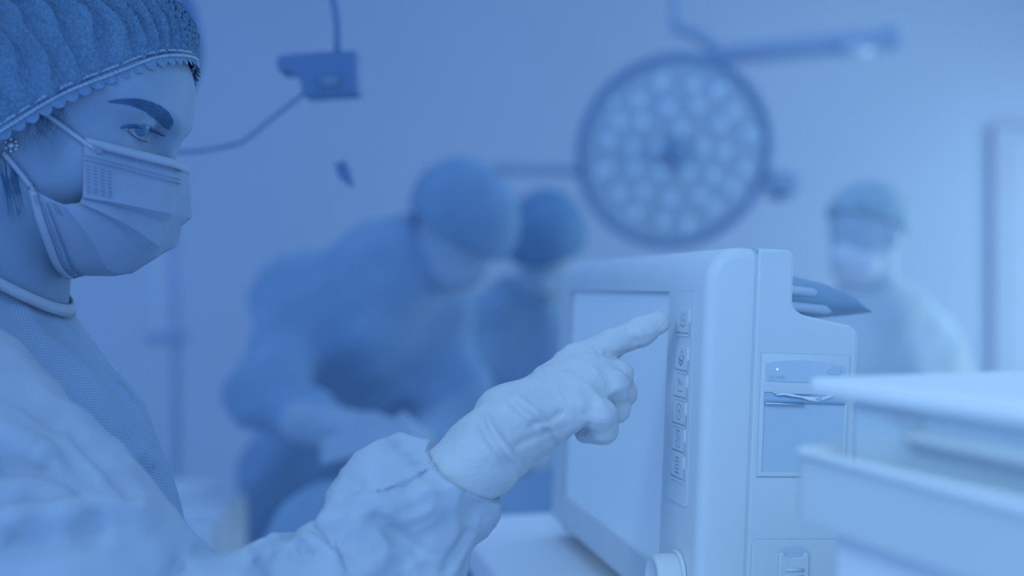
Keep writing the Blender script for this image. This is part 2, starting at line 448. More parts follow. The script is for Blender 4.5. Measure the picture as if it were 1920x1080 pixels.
for i, z in enumerate(kz):
    cz = MH+z; cy = 0.0475; hw = 0.0135; hh = 0.0093
    key = mk('key', G().prism(rrect(cy-hw, cz-hh, cy+hw, cz+hh, 0.0015), 'x', -0.0016, 0.001), M_panel, mon, smooth=False)
    fr = G(); seg(fr, [(cy-hw-0.001, cz-0.001), (cy-hw-0.001, cz-hh-0.0015), (cy+hw+0.001, cz-hh-0.0015), (cy+hw+0.001, cz-0.001)], 0.0011, -0.0018)
    mk('key_edge', fr, M_icon, key, smooth=False)
    fr = G(); seg(fr, [(cy-hw-0.001, cz-hh-0.0025), (cy+hw+0.001, cz-hh-0.0025)], 0.0008, -0.002)
    mk('key_lip', fr, M_white, key, smooth=False)
    ic = G(); q = lambda pts: [(cy-py, cz+pz) for py, pz in pts]
    if i == 0:      # alarm bell
        seg(ic, q([(-0.0055, -0.004), (-0.0045, -0.002), (-0.004, 0.002), (-0.002, 0.0048), (0, 0.0055), (0.002, 0.0048), (0.004, 0.002), (0.0045, -0.002), (0.0055, -0.004), (-0.0055, -0.004)]))
        seg(ic, q([(-0.001, -0.0055), (0.001, -0.0055)]), 0.0016); seg(ic, q([(-0.002, -0.001), (0, 0.002), (0.002, -0.001)]))
        seg(ic, q([(-0.006, 0.005), (-0.0075, 0.0065)])); seg(ic, q([(0.006, 0.005), (0.0075, 0.0065)])); seg(ic, q([(0, 0.007), (0, 0.0085)]))
    elif i == 1:    # ring over an open hand
        seg(ic, q([(a, b) for a, b in circ(0.001, 0.0035, 0.0022)]))
        seg(ic, q([(-0.006, 0.001), (-0.005, -0.004), (0, -0.006), (0.004, -0.002), (0.0065, 0.002)]), 0.0018)
        seg(ic, q([(-0.004, 0.0), (-0.002, -0.0025), (0.002, -0.002)]), 0.0018)
    elif i == 2:    # arrows over a line
        seg(ic, q([(-0.005, -0.005), (0.005, -0.005)])); seg(ic, q([(-0.004, -0.002), (-0.004, 0.005), (-0.001, 0.001), (0.001, 0.004)]))
        seg(ic, q([(0.005, 0.001), (0.002, 0.001), (0.0035, 0.0025)])); seg(ic, q([(0.002, 0.001), (0.0035, -0.0005)]))
    elif i == 3:    # octagon with a mark
        seg(ic, q([(0.0055*math.cos(math.radians(22.5+45*k)), 0.0068*math.sin(math.radians(22.5+45*k))) for k in range(9)]))
        seg(ic, q([(0, -0.003), (0, 0.003)]), 0.0016); seg(ic, q([(-0.002, 0), (0.002, 0.001)]))
    elif i == 4:    # curve in a box
        seg(ic, q([(-0.004, -0.0065), (-0.004, 0.0065), (0.004, 0.0065), (0.004, -0.0065), (-0.004, -0.0065)]))
        seg(ic, q([(0.0, 0.005), (-0.002, 0.003), (0.002, 0.001), (-0.002, -0.002), (0.001, -0.004)]))
    else:           # list of lines
        for k in range(5): seg(ic, q([(-0.0045, 0.006-k*0.003), (0.0045, 0.006-k*0.003)]), 0.0011)
    mk('icon', ic, M_icon, key, smooth=False)
# rotary knob
KM = Matrix.Translation((-0.0005, 0.040, 0.043)) @ Matrix.Rotation(math.radians(-90), 4, 'Y')
mk('knob_ring', G().lathe([(0.0215, 0), (0.0215, 0.0015), (0.020, 0.003), (0.0185, 0.003), (0.0185, 0.0)], KM, 40), M_case, mon)
mk('knob', G().lathe([(0.0185, 0), (0.0182, 0.018), (0.0172, 0.0212), (0.0155, 0.0222), (0.0135, 0.0215), (0.0118, 0.0198), (0.0, 0.0194)], KM, 40), M_case, mon, smooth='angle', flat_angle=50)
# printer on the near side (plane y = 0): door plate, control strip, window, roller, torn paper
def sp(pts, y0, y1): return G().prism(pts, 'y', y0, y1)
mk('printer_gap', sp([(0.0465, MH-0.0815), (0.1225, MH-0.0815), (0.1225, MH-0.1795), (0.0465, MH-0.1795)], -0.0002, 0.003), M_gap, mon, smooth=False)
door = mk('printer_door', sp([(0.0470, MH-0.0822), (0.1220, MH-0.0822), (0.1220, MH-0.1788), (0.0470, MH-0.1788)], -0.0012, 0.003), M_case2, mon, smooth='angle', bevel=0.0006)
boolean_cut(door, [sp([(0.0500, MH-0.1125), (0.1190, MH-0.1125), (0.1190, MH-0.1755), (0.0500, MH-0.1755)], -0.01, 0.01)])
strip = [(0.0505, MH-0.1035), (0.0505, MH-0.0900), (0.060, MH-0.0882), (0.072, MH-0.0872), (0.084, MH-0.0869), (0.096, MH-0.0873), (0.107, MH-0.0884), (0.1185, MH-0.0903), (0.1185, MH-0.1035), (0.1000, MH-0.1040), (0.0700, MH-0.1040)]
cs = mk('control_strip', sp(strip, -0.0018, 0.0), M_strip, mon, smooth=False)
mk('power_light', G().ball((0.0600, -0.0018, MH-0.0945), (0.0009, 0.0006, 0.0009)), M_led, cs)
mk('start_button', sp([(x, z) for x, z in rrect(0.1020, MH-0.0975, 0.1150, MH-0.0905, 0.0032)], -0.0026, -0.001), M_glass, cs, smooth='angle', bevel=0.0006)
def text(body, size, M, m, parent, name):
    c = bpy.data.curves.new(name, 'FONT'); c.body = body; c.size = size; c.extrude = 0.0002; c.align_x = 'CENTER'; c.align_y = 'CENTER'
    o = bpy.data.objects.new(name, c); COL.objects.link(o)
    bpy.context.view_layer.update()
    me = bpy.data.meshes.new_from_object(o.evaluated_get(bpy.context.evaluated_depsgraph_get()))
    bpy.data.objects.remove(o); bpy.data.curves.remove(c)
    me.materials.clear(); me.materials.append(m)
    n = bpy.data.objects.new(name, me); return link(n, parent, M)
TM = lambda x, z, y=-0.0019: Matrix.Translation((x, y, z)) @ Matrix.Rotation(math.radians(90), 4, 'X')
text('POWER', 0.0040, TM(0.0600, MH-0.1008), M_glass, cs, 'power_lettering')
text('START/STOP', 0.0040, TM(0.1080, MH-0.1009), M_glass, cs, 'start_stop_lettering')
win = mk('printer_window', sp([(0.0495, MH-0.112), (0.1195, MH-0.112), (0.1195, MH-0.1765), (0.0495, MH-0.1765)], 0.0015, 0.0028), M_glass, mon, smooth=False)
mk('window_edge', sp([(0.0500, MH-0.1755), (0.0520, MH-0.1755), (0.0520, MH-0.121), (0.0500, MH-0.121)], 0.0002, 0.0015).add(*(lambda g: (g.v, g.f))(sp([(0.0500, MH-0.1312), (0.1190, MH-0.1312), (0.1190, MH-0.1318), (0.0500, MH-0.1318)], 0.0006, 0.0015))), M_roll, win, smooth=False)
for k, (x0, x1) in enumerate(((0.0535, 0.0640), (0.0648, 0.0850), (0.0858, 0.0980), (0.0988, 0.1060), (0.1068, 0.118))):
    mk('window_rib', sp([(x0, MH-0.1375), (x1, MH-0.1375), (x1, MH-0.1335), (x0, MH-0.1335)], 0.0009, 0.0015), M_glass, win, smooth=False)
mk('paper_glimpse', sp([(0.054, MH-0.1755), (0.054, MH-0.1600), (0.075, MH-0.1590), (0.100, MH-0.1610), (0.118, MH-0.1640), (0.118, MH-0.1755)], 0.0012, 0.0015), M_strip, win, smooth=False)
mk('paper_roller', G().tube([(0.0500, 0.0002, MH-0.1180), (0.1190, 0.0002, MH-0.1180)], 0.0034, 16), M_roll, mon, smooth='angle')
mk('roller_highlight_bar', G().tube([(0.0505, -0.0028, MH-0.1212), (0.0840, -0.0028, MH-0.1216)], 0.0007, 8), M_metal, mon)
mk('paper_slot', sp([(0.0575, MH-0.1085), (0.1160, MH-0.1085), (0.1160, MH-0.1135), (0.0575, MH-0.1135)], -0.0016, 0.0), M_case2, mon, smooth=False)
# torn paper tongue hanging out of the slot
top = [(0.0585, -0.1138), (0.066, -0.1130), (0.0715, -0.1134), (0.080, -0.1150), (0.089, -0.1155), (0.098, -0.1158), (0.103, -0.1140), (0.1060, -0.1088)]
bot = [(0.0590, -0.1146), (0.066, -0.1141), (0.0715, -0.1152), (0.080, -0.1163), (0.0875, -0.1185), (0.0945, -0.1195), (0.102, -0.1170), (0.1085, -0.1150)]
pg = G()
rings = []
for i, ((x, z), (xb, zb)) in enumerate(zip(top, bot)):
    y = -0.0045-0.001*math.sin(i*0.9)
    rings.append([(x, y+0.0012, MH+z), (xb, y, MH+zb), (xb, y+0.0003, MH+zb), (x, y+0.0015, MH+z)])
pg.loft(rings)
mk('torn_paper', pg, M_paper, mon)
# battery door with latch
bat = [(x, z) for x, z in rrect(0.0455, MH-0.300, 0.1265, MH-0.2290, 0.004)]
mk('battery_gap', sp([(x, z) for x, z in rrect(0.0450, MH-0.3005, 0.1270, MH-0.2283, 0.0043)], -0.0002, 0.002), M_gap, mon, smooth=False)
bd = mk('battery_door', sp(bat, -0.0011, 0.002), M_case2, mon, smooth='angle', bevel=0.0005)
mk('latch_gap', sp([(0.0672, MH-0.290), (0.0672, MH-0.2385), (0.070, MH-0.2355), (0.080, MH-0.2340), (0.090, MH-0.2355), (0.0935, MH-0.2385), (0.0935, MH-0.290)], -0.0014, 0.0), M_icon, bd, smooth=False)
latch = mk('latch', sp([(0.0678, MH-0.2895), (0.0678, MH-0.2395), (0.0705, MH-0.2380), (0.0725, MH-0.2405), (0.0740, MH-0.2425), (0.0868, MH-0.2425), (0.0885, MH-0.2400), (0.0905, MH-0.2380), (0.0930, MH-0.2400), (0.0930, MH-0.2895)], -0.0028, 0.0), M_case2, bd, smooth='angle', bevel=0.0008)
mk('latch_slot', sp([(0.0735, MH-0.2425), (0.0735, MH-0.2392), (0.0870, MH-0.2392), (0.0870, MH-0.2425)], -0.0018, 0.0), M_strip, bd, smooth=False)
for k in range(5):
    z = MH-0.2520-k*0.0052
    mk('latch_rib', G().tube([(0.0730, -0.0028, z), (0.0885, -0.0028, z)], 0.0013, 10), M_case2, bd)
# carrying handle with two grip bars behind the step of the rear shell
hd = G()
pth = [(0.078, 0.11, MH-0.036), (0.123, 0.11, MH-0.036), (0.150, 0.11, MH-0.038), (0.175, 0.11, MH-0.041), (0.192, 0.11, MH-0.046)]
rg = []
for i, (x, y, z) in enumerate(pth):
    hh = [0.019, 0.019, 0.016, 0.010, 0.002][i]; ww = [0.03, 0.03, 0.03, 0.026, 0.02][i]
    rg.append([(x, y+ww*math.cos(a), z+hh*math.sin(a)) for a in [2*math.pi*k/16 for k in range(16)]])
mk('handle', G().loft(rg), M_dark, mon)
for z, x1 in ((-0.029, 0.140), (-0.043, 0.152)):
    mk('grip_bar', G().tube([(0.076, 0.082, MH+z), (0.10, 0.080, MH+z-0.001), (x1-0.01, 0.082, MH+z-0.003), (x1, 0.088, MH+z-0.004)], [0.0045, 0.0045, 0.004, 0.0015], 12), M_strip, mon)
for y in (0.03, WD-0.03):
    mk('foot', G().box((0.01, y-0.015, -0.0065), (0.12, y+0.015, 0.002)), M_dark, mon, smooth=False, bevel=0.002)

# ------------------------------------------------------------------ trolley the monitor stands on
TT = 1.055
tl = axes_matrix(Vector((0.1534, 0.85, 0.0)), (-0.235, 1), 0)
tro = root('equipment_trolley', None, 'white trolley with rounded top shelf under the patient monitor', 'trolley', M=tl)
mk('top_shelf', G().prism(rrect(-0.10, -0.10, 0.34, 0.60, 0.075, 8), 'z', TT-0.04, TT), M_white, tro, smooth='angle', bevel=0.008, seg=3)
mk('lower_shelf', G().prism(rrect(-0.06, -0.06, 0.30, 0.56, 0.05, 6), 'z', 0.30, 0.33), M_white, tro, smooth='angle', bevel=0.006)
for x in (-0.03, 0.27):
    for y in (-0.03, 0.53):
        lg = mk('leg', G().tube([(x, y, 0.06), (x, y, TT-0.035)], 0.014, 14), M_steel, tro, smooth='angle')
        mk('caster', G().lathe([(0.0, -0.012), (0.022, -0.012), (0.03, -0.006), (0.03, 0.006), (0.022, 0.012), (0.0, 0.012)], Matrix.Translation((x, y, 0.031)) @ Matrix.Rotation(math.pi/2, 4, 'X'), 20), M_dark, lg)

# ------------------------------------------------------------------ instrument cart in the right foreground (out of focus)
CM = axes_matrix(Vector((0.183, 0.60, 0.0)), (-0.356, 1), 0)
ct = root('instrument_cart', None, 'blurred white instrument cart with side bin in the right foreground', 'cart', M=CM)
mk('top_panel', G().prism(rrect(-0.004, -0.34, 0.40, 0.035, 0.012, 5), 'z', 1.2885, 1.2985), M_cartlight, ct, smooth='angle', bevel=0.003, seg=3)
mk('upper_body', G().box((0.006, -0.33, 1.215), (0.39, 0.003, 1.289)), M_cartdark, ct, smooth=False, bevel=0.003)
mk('rail', G().tube([(0.004, -0.045, 1.2745), (-0.001, -0.052, 1.2745), (-0.001, -0.32, 1.2745)], 0.0032, 10), M_cart, ct)
mk('label_strip', G().box((0.004, -0.055, 1.2805), (0.0062, -0.03, 1.2835)), M_cart, ct, smooth=False)
mk('lower_body', G().box((-0.006, -0.33, 0.14), (0.39, 0.005, 1.228)), M_cartlight, ct, smooth=False, bevel=0.008, seg=3)
bn = mk('bin', G().box((-0.022, -0.32, 1.2235), (-0.019, 0.012, 1.259)).box((-0.022, 0.009, 1.2235), (0.006, 0.012, 1.259)).box((-0.022, -0.32, 1.2235), (0.006, -0.317, 1.259)).box((-0.022, -0.32, 1.2205), (0.006, 0.012, 1.2245)), M_cart, ct, smooth='angle', bevel=0.001)
mk('bin_rim', G().tube([(0.004, 0.0125, 1.2595), (-0.019, 0.0125, 1.2595), (-0.0225, 0.009, 1.2595), (-0.0225, -0.32, 1.2595)], 0.0028, 10), M_cartlight, bn)
for z0, z1 in ((0.82, 1.19), (0.50, 0.80), (0.18, 0.48)):
    dr = mk('drawer', G().box((-0.012, -0.315, z0), (-0.004, -0.015, z1)), M_cart, ct, smooth=False, bevel=0.003)
    mk('drawer_handle', G().tube([(-0.012, -0.22, z1-0.05), (-0.03, -0.215, z1-0.05), (-0.03, -0.115, z1-0.05), (-0.012, -0.11, z1-0.05)], 0.005, 10), M_steel, dr)
for x in (0.04, 0.35):
    for y in (-0.29, -0.04):
        lg = mk('caster_fork', G().tube([(x, y, 0.05), (x, y, 0.145)], 0.012, 12), M_steel, ct, smooth='angle')
        mk('caster', G().lathe([(0.0, -0.012), (0.03, -0.012), (0.04, -0.006), (0.04, 0.006), (0.03, 0.012), (0.0, 0.012)], Matrix.Translation((x, y, 0.041)) @ Matrix.Rotation(math.pi/2, 4, 'X'), 20), M_dark, lg)
# ------------------------------------------------------------------ nurse (head axes: x forward, y to her left, z up; origin between the ear canals)
YAW, PITCH = math.radians(0), math.radians(20)
HO = Vector((-0.372, 0.874, 1.470))
HM = Matrix.Translation(HO) @ Matrix.Rotation(-YAW, 4, 'Z') @ Matrix.Rotation(PITCH, 4, 'Y') @ Matrix.Scale(1.05, 4)
HMI = HM.inverted()
NB = Vector((-0.425, 0.895, 1.300))       # base of the neck
nurse = root('person', (-0.43, 0.90, 0.0), 'woman in bouffant cap, face mask and gown pointing at the monitor', 'person')
def hw(p): return HM @ Vector(p)
def head_f(X):
    x, y, z = X; ay = np.abs(y); A = (x, ay, z)
    d = s_ell(X, (-0.006, 0, 0.042), (0.094, 0.073, 0.071))
    d = smin(d, s_ell(X, (0.042, 0, 0.053), (0.051, 0.063, 0.053)), 0.02)
    d = smin(d, s_ell(X, (0.040, 0, -0.010), (0.049, 0.055, 0.060)), 0.02)
    d = smin(d, s_cone(A, (-0.004, 0.052, -0.022), (0.066, 0.016, -0.064), 0.016, 0.014), 0.022)
    d = smin(d, s_ell(X, (0.076, 0, -0.062), (0.017, 0.020, 0.017)), 0.015)
    d = smin(d, s_ell(A, (0.060, 0.043, -0.004), (0.022, 0.020, 0.022)), 0.02)
    d = smin(d, s_cone(A, (0.088, 0.010, 0.041), (0.068, 0.047, 0.047), 0.008, 0.009), 0.014)
    d = smax(d, -s_ell(A, (0.0950, 0.031, 0.0295), (0.020, 0.019, 0.012)), 0.012)
    d = smin(d, s_cone(X, (0.083, 0, 0.030), (0.100, 0, -0.006), 0.0065, 0.0085), 0.012)
    d = smin(d, s_ell(A, (0.0695, 0.031, 0.0320), (0.0152, 0.0160, 0.0152)), 0.0035)
    d = smax(d, -s_ell(A, (0.0852, 0.0330, 0.0290), (0.0125, 0.0140, 0.0050)), 0.0012)
    d = smin(d, s_ell(A, (-0.010, 0.073, 0.006), (0.018, 0.008, 0.031)), 0.006)
    d = smin(d, s_ell(A, (-0.003, 0.072, -0.024), (0.009, 0.006, 0.011)), 0.004)
    nb = HMI @ NB
    d = smin(d, s_cone(X, (-0.022, 0, -0.020), (nb.x, nb.y, nb.z), 0.050, 0.052), 0.025)
    ch = HMI @ (NB+Vector((0.01, 0.0, -0.07)))
    d = smin(d, s_ell(X, (ch.x, ch.y, ch.z), (0.085, 0.12, 0.055)), 0.03)
    return d
v, f = nets(head_f, (-0.125, -0.10, -0.245), (0.135, 0.10, 0.14), 0.0021)
v = relax(v, f, 1, 0.4)
Mn = np.array(HM); hv = v @ Mn[:3, :3].T + Mn[:3, 3]; hf = f
body = mk('body', (hv, hf), M_skin, nurse, world=True)
BV = BVHTree.FromPolygons([Vector(p) for p in hv], [tuple(map(int, q)) for q in hf])
def on_head(u, w, off=0.0):
    o = Vector((0, 0, H)); d = (P(u, w, 1.0)-o).normalized()
    loc, n, i, t = BV.ray_cast(o, d)
    if loc is None:
        loc, n, i, t = BV.find_nearest(P(u, w, 0.82))
    return loc - d*off, n
def mid_plane(u, w, yl):
    """point of the pixel's line of sight that lies yl (her left) off the middle plane of the head"""
    o = HMI @ Vector((0, 0, H)); p = HMI @ P(u, w, 1.0); d = p-o
    t = (yl-o.y)/d.y
    return o+d*t
# eyes
for sgn in (-1, 1):
    c = Vector((0.0695, sgn*0.031, 0.0320))
    eye = mk('eye', G().ball(c, 0.0128, nu=24, nv=16), M_eye, body, base=None) if False else None
    g = G().ball(hw(c), 0.0131, nu=28, nv=18)
    eye = mk('eyeball', g, M_eye, nurse, world=True)
    gz = Vector((0.80, -0.46, -0.16)).normalized()     # gaze
    up = gz.orthogonal().normalized(); sd = gz.cross(up)
    def capg(a1, r, a0=0.0):
        rings = []
        for k in range(5):
            a = a0+(a1-a0)*k/4
            rings.append([hw(c+(gz*math.cos(a)+(up*math.cos(b)+sd*math.sin(b))*math.sin(max(a, 1e-3)))*r) for b in [2*math.pi*j/20 for j in range(20)]])
        return G().loft(rings, False)
    mk('iris', capg(0.46, 0.01325), M_iris, eye, world=True)
    mk('pupil', capg(0.18, 0.01335), M_hair, eye, world=True)

# eyebrow hairs: a filled arc of short strands laid on the brow
def strands(pairs, r0, name, m, n_side=4):
    g = G()
    for pts in pairs:
        k = len(pts)
        g.tube(pts, [r0*(1-0.8*i/(k-1)) for i in range(k)], n_side, False)
    return mk(name, g, m, nurse, world=True)
bt = [(203, 190), (235, 185), (270, 187), (300, 198), (319, 214), (327, 233)]
bb = [(206, 192), (240, 197), (270, 209), (293, 226), (308, 239), (318, 244)]
T = catmull(bt, 40); B = catmull(bb, 40)
for side in (0, 1):
    L = []
    for i in range(39):
        for k in range(16):
            q = random.random()**0.8; j = min(39, i+random.choice((1, 2, 3)))
            a = T[i]*(1-q)+B[i]*q; q2 = max(0, q-0.25); b = T[max(0, i-2)]*(1-q2)+B[max(0, i-2)]*q2
            pa, _ = on_head(a[0], a[1], 0.0003); pb, _ = on_head(b[0], b[1], 0.0010)
            if side:
                la, lb = HMI @ pa, HMI @ pb; la.y *= -1; lb.y *= -1; pa, pb = HM @ la, HM @ lb
            L.append([pa, (pa+pb)/2, pb])
    strands(L, 0.00042, 'eyebrow', M_hair)['kind'] = 'stuff'
# eyelashes and lid line
lid = catmull([(226, 240), (240, 237), (256, 236), (272, 239), (287, 245), (300, 251)], 25)
FW = (HM.to_3x3() @ Vector((1, 0, 0))).normalized(); UP = (HM.to_3x3() @ Vector((0, 0, 1))).normalized()
def mirror(p):
    q = HMI @ p; q.y *= -1; return HM @ q
near = [on_head(a, b, 0.0010)[0] for a, b in lid]
for side in (0, 1):
    fl = (lambda p: p) if side == 0 else mirror
    line = [fl(p) for p in near]
    mk('eyelid_line', G().tube(line, [0.0003]+[0.0005+0.0008*math.sin(math.pi*i/24)**0.6 for i in range(1, 24)]+[0.0003], 6), M_lash, nurse, world=True)
    L = []
    for i in range(70):
        k = random.uniform(4, 24); j = min(int(k), 23); p = near[j].lerp(near[j+1], k-j)
        o = (FW*(0.6+0.5*k/24)+Vector((0, -1, 0))*(0.55-0.35*k/24)).normalized(); ln = (0.0045+0.0030*k/24)*random.uniform(0.8, 1.1)
        L.append([fl(p), fl(p+o*ln*0.55-UP*0.0012), fl(p+o*ln-UP*0.0006*random.uniform(-1, 2))])
    strands(L, 0.00035, 'eyelashes', M_lash)['kind'] = 'stuff'
low = catmull([(240, 246), (252, 256), (264, 262), (276, 266)], 14)
for side in (0, 1):
    line = [on_head(a, b, 0.0004)[0] for a, b in low]
    if side: line = [mirror(p) for p in line]
    mk('lower_lid_line', G().tube(line, 0.00045, 5), M_lash, nurse, world=True)

# earring
ep, en = on_head(20, 272, 0.001)
er = G(); vx = Vector((1, 0.2, 0)).normalized(); vz = Vector((0, 0, 1))
for (a, b, r) in ((0, 0, 0.0030), (0, 0.0045, 0.0018), (0, -0.0045, 0.0018), (0.0035, 0.0028, 0.0016), (0.0035, -0.0028, 0.0016), (0.0042, 0, 0.0017), (-0.0035, 0.0022, 0.0016), (-0.0035, -0.0022, 0.0016)):
    er.ball(ep+vx*a+vz*b, r, nu=10, nv=6)
mk('earring', er, M_metal, nurse, world=True)

# ---- face mask
YS = 0.058
rows = [  # (side .. front) pixel points; lateral offset falls from YS to 0
    [(160, 257), (215, 271), (270, 285), (315, 296), (338, 304)],
    [(158, 268), (215, 283), (270, 297), (315, 308), (337, 316)],
    [(156, 300), (215, 314), (270, 328), (315, 339), (334, 345)],
    [(156, 345), (215, 358), (270, 372), (315, 384), (328, 391)],
    [(155, 368), (215, 378), (270, 389), (312, 398), (326, 402)],
    [(153, 372), (213, 384), (266, 402), (303, 417), (322, 418)],
    [(150, 379), (200, 401), (245, 424), (285, 453), (303, 462)],
    [(146, 381), (192, 404), (232, 436), (258, 472), (296, 480)],
    [(120, 383), (150, 418), (176, 456), (200, 500), (238, 513)],
    [(112, 381), (140, 420), (165, 462), (185, 502), (212, 517)],
    [(82, 366), (97, 410), (113, 455), (130, 498), (150, 516)],
    [(66, 358), (80, 408), (95, 452), (112, 496), (134, 520)],
    [(56, 356), (68, 405), (84, 452), (102, 496), (124, 520)],
]
lift = [0, 0, 0.001, 0.002, 0.0035, -0.0015, 0.003, -0.0015, 0.003, -0.001, 0.0005, 0.001, 0.001]
ysd = [0.060, 0.061, 0.063, 0.064, 0.0645, 0.063, 0.065, 0.063, 0.066, 0.065, 0.066, 0.066, 0.066]
ptsL = []
NC = 33
for r, row in enumerate(rows):
    px = catmull(row, NC); ring = []
    for i in range(NC):
        s = i/(NC-1)
        yl = -ysd[r]*(1-s**1.5)**0.85 if s < 1 else 0.0
        p = mid_plane(px[i][0], px[i][1], yl)
        # pleat layers: lift the upper layer away from the face
        n = Vector((p.x-0.02, p.y*1.3, (p.z+0.02)*0.7)).normalized()
        p = p + n*lift[r]*(0.25+0.75*min(1, s*2.5))*(1-s**4)
        pw = hw(p); oc = Vector((0, 0, H)); dr = pw-oc; dist = dr.length; dr.normalize()
        hit = BV.ray_cast(oc, dr)
        if hit[0] is not None and hit[3]-0.0028 < dist: p = HMI @ (oc+dr*(hit[3]-0.0028))
        ring.append(p)
    ptsL.append(ring)
# densify between rows linearly (pleats stay crisp), mirror for the far side
grid = []
for r in range(len(ptsL)-1):
    n = 6 if r in (1, 2, 3, 9) else 3
    for k in range(n):
        t = k/n; grid.append([a.lerp(b, t) for a, b in zip(ptsL[r], ptsL[r+1])])
grid.append(ptsL[-1])
full = []
for ring in grid:
    far = [Vector((p.x, -p.y, p.z)) for p in ring[:-1]][::-1]
    full.append(ring+far)
def maskpt(row, s, off=0.0):
    """point on the near half of the mask: row in 0..len(rows)-1, s 0 side .. 1 front"""
    r = min(int(row), len(ptsL)-2); t = row-r; x = s*(NC-1); i = min(int(x), NC-2); q = x-i
    a = ptsL[r][i].lerp(ptsL[r][i+1], q); b = ptsL[r+1][i].lerp(ptsL[r+1][i+1], q)
    p = a.lerp(b, t); return p+Vector((p.x-0.02, p.y*1.3, (p.z+0.02)*0.7)).normalized()*off
g = G(); g.loft([[hw(p) for p in ring] for ring in full], False, False)
msk = mk('face_mask', g, M_mask, nurse, world=True, smooth='angle', flat_angle=28)
md = msk.modifiers.new('thick', 'SOLIDIFY'); md.thickness = 0.0009; md.offset = 0
# hems: top edge, side and lower edge strips
def ribbon(fn, n, w0, w1):
    a = [hw(fn(i/(n-1), w0)) for i in range(n)]; b = [hw(fn(i/(n-1), w1)) for i in range(n)]
    hem = mk('mask_hem', G().loft([a, b], False, False), M_maskedge, msk, world=True)
    md = hem.modifiers.new('thick', 'SOLIDIFY'); md.thickness = 0.0006
def both(w, t, off):
    p = maskpt(w, 2*t if t <= 0.5 else 2-2*t, off)
    return p if t <= 0.5 else Vector((p.x, -p.y, p.z))
ribbon(lambda t, w: both(w, t, 0.0011), 61, 0.0, 1.15)
ribbon(lambda t, w: both(11.0-w, t, 0.0011), 61, -1.0, 0.25)
# stitch dashes
g = G()
def dash(row, s0, s1, w=0.045):
    a, b = maskpt(row-w, s0, 0.0027), maskpt(row-w, s1, 0.0018); c, d = maskpt(row+w, s1, 0.0027), maskpt(row+w, s0, 0.0027)
    g.add([hw(a), hw(b), hw(c), hw(d)], [(0, 1, 2, 3)])
for k in range(44):
    s = 0.13+0.85*k/44; dash(1.25, s, s+0.011, 0.10)
for rr in (1.75, 2.0):
    for k in range(50):
        s = 0.005+0.985*k/50; dash(rr, s, s+0.012, 0.035)
for k in range(11):
    for j in range(4):
        s = 0.02+0.055*j; dash(2.22+k*0.135, s, s+0.03, 0.016)
for rr, w in ((10.15, 0.10), (10.55, 0.10)):
    for k in range(40):
        s = 0.07+0.9*k/40; dash(rr-0.25, s, s+0.014, w*0.5)
for k in range(5):
    for j in range(2): dash(9.35+0.18*j, 0.04+0.028*k, 0.055+0.028*k, 0.05)
st = mk('mask_stitching', g, M_stitch, msk, world=True); st['kind'] = 'stuff'
# ear loops
def strap(a3, pts, b3, w=0.0042, name='ear_loop'):
    path = [a3]+[on_head(q[0], q[1], 0.0035)[0] for q in catmull(pts, 14)]+[b3]
    sm = [Vector(p) for p in catmull(path, 24)]
    g = G(); rings = []
    for i, p in enumerate(sm):
        t = (sm[min(i+1, 23)]-sm[max(i-1, 0)]).normalized(); vw = (p-Vector((0, 0, H))).normalized()
        sd = t.cross(vw).normalized(); rings.append([p+sd*w*0.5, p-vw*0.0009, p-sd*w*0.5, p+vw*0.0009])
    g.loft(rings)
    return mk(name, g, M_loop, msk, world=True)
strap(hw(maskpt(1.3, 0.13, 0.002)), [(160, 268), (125, 242), (95, 220)], on_head(72, 203, 0.003)[0])
strap(hw(maskpt(10.9, 0.04, 0.002)), [(60, 352), (40, 326), (20, 302)], on_head(5, 286, 0.003)[0], 0.0046)
# weld patches of the loops
g = G()
for rr, ss, wr in ((1.0, 0.07, 0.35), (10.9, 0.05, 0.5)):
    for i in range(6):
        for j in range(4):
            a = maskpt(rr+wr*j/3, ss+0.014*i, 0.0026)
            g.ball(hw(a), 0.00055, nu=6, nv=4)
wp = mk('weld_dots', g, M_maskedge, msk, world=True); wp['kind'] = 'stuff'

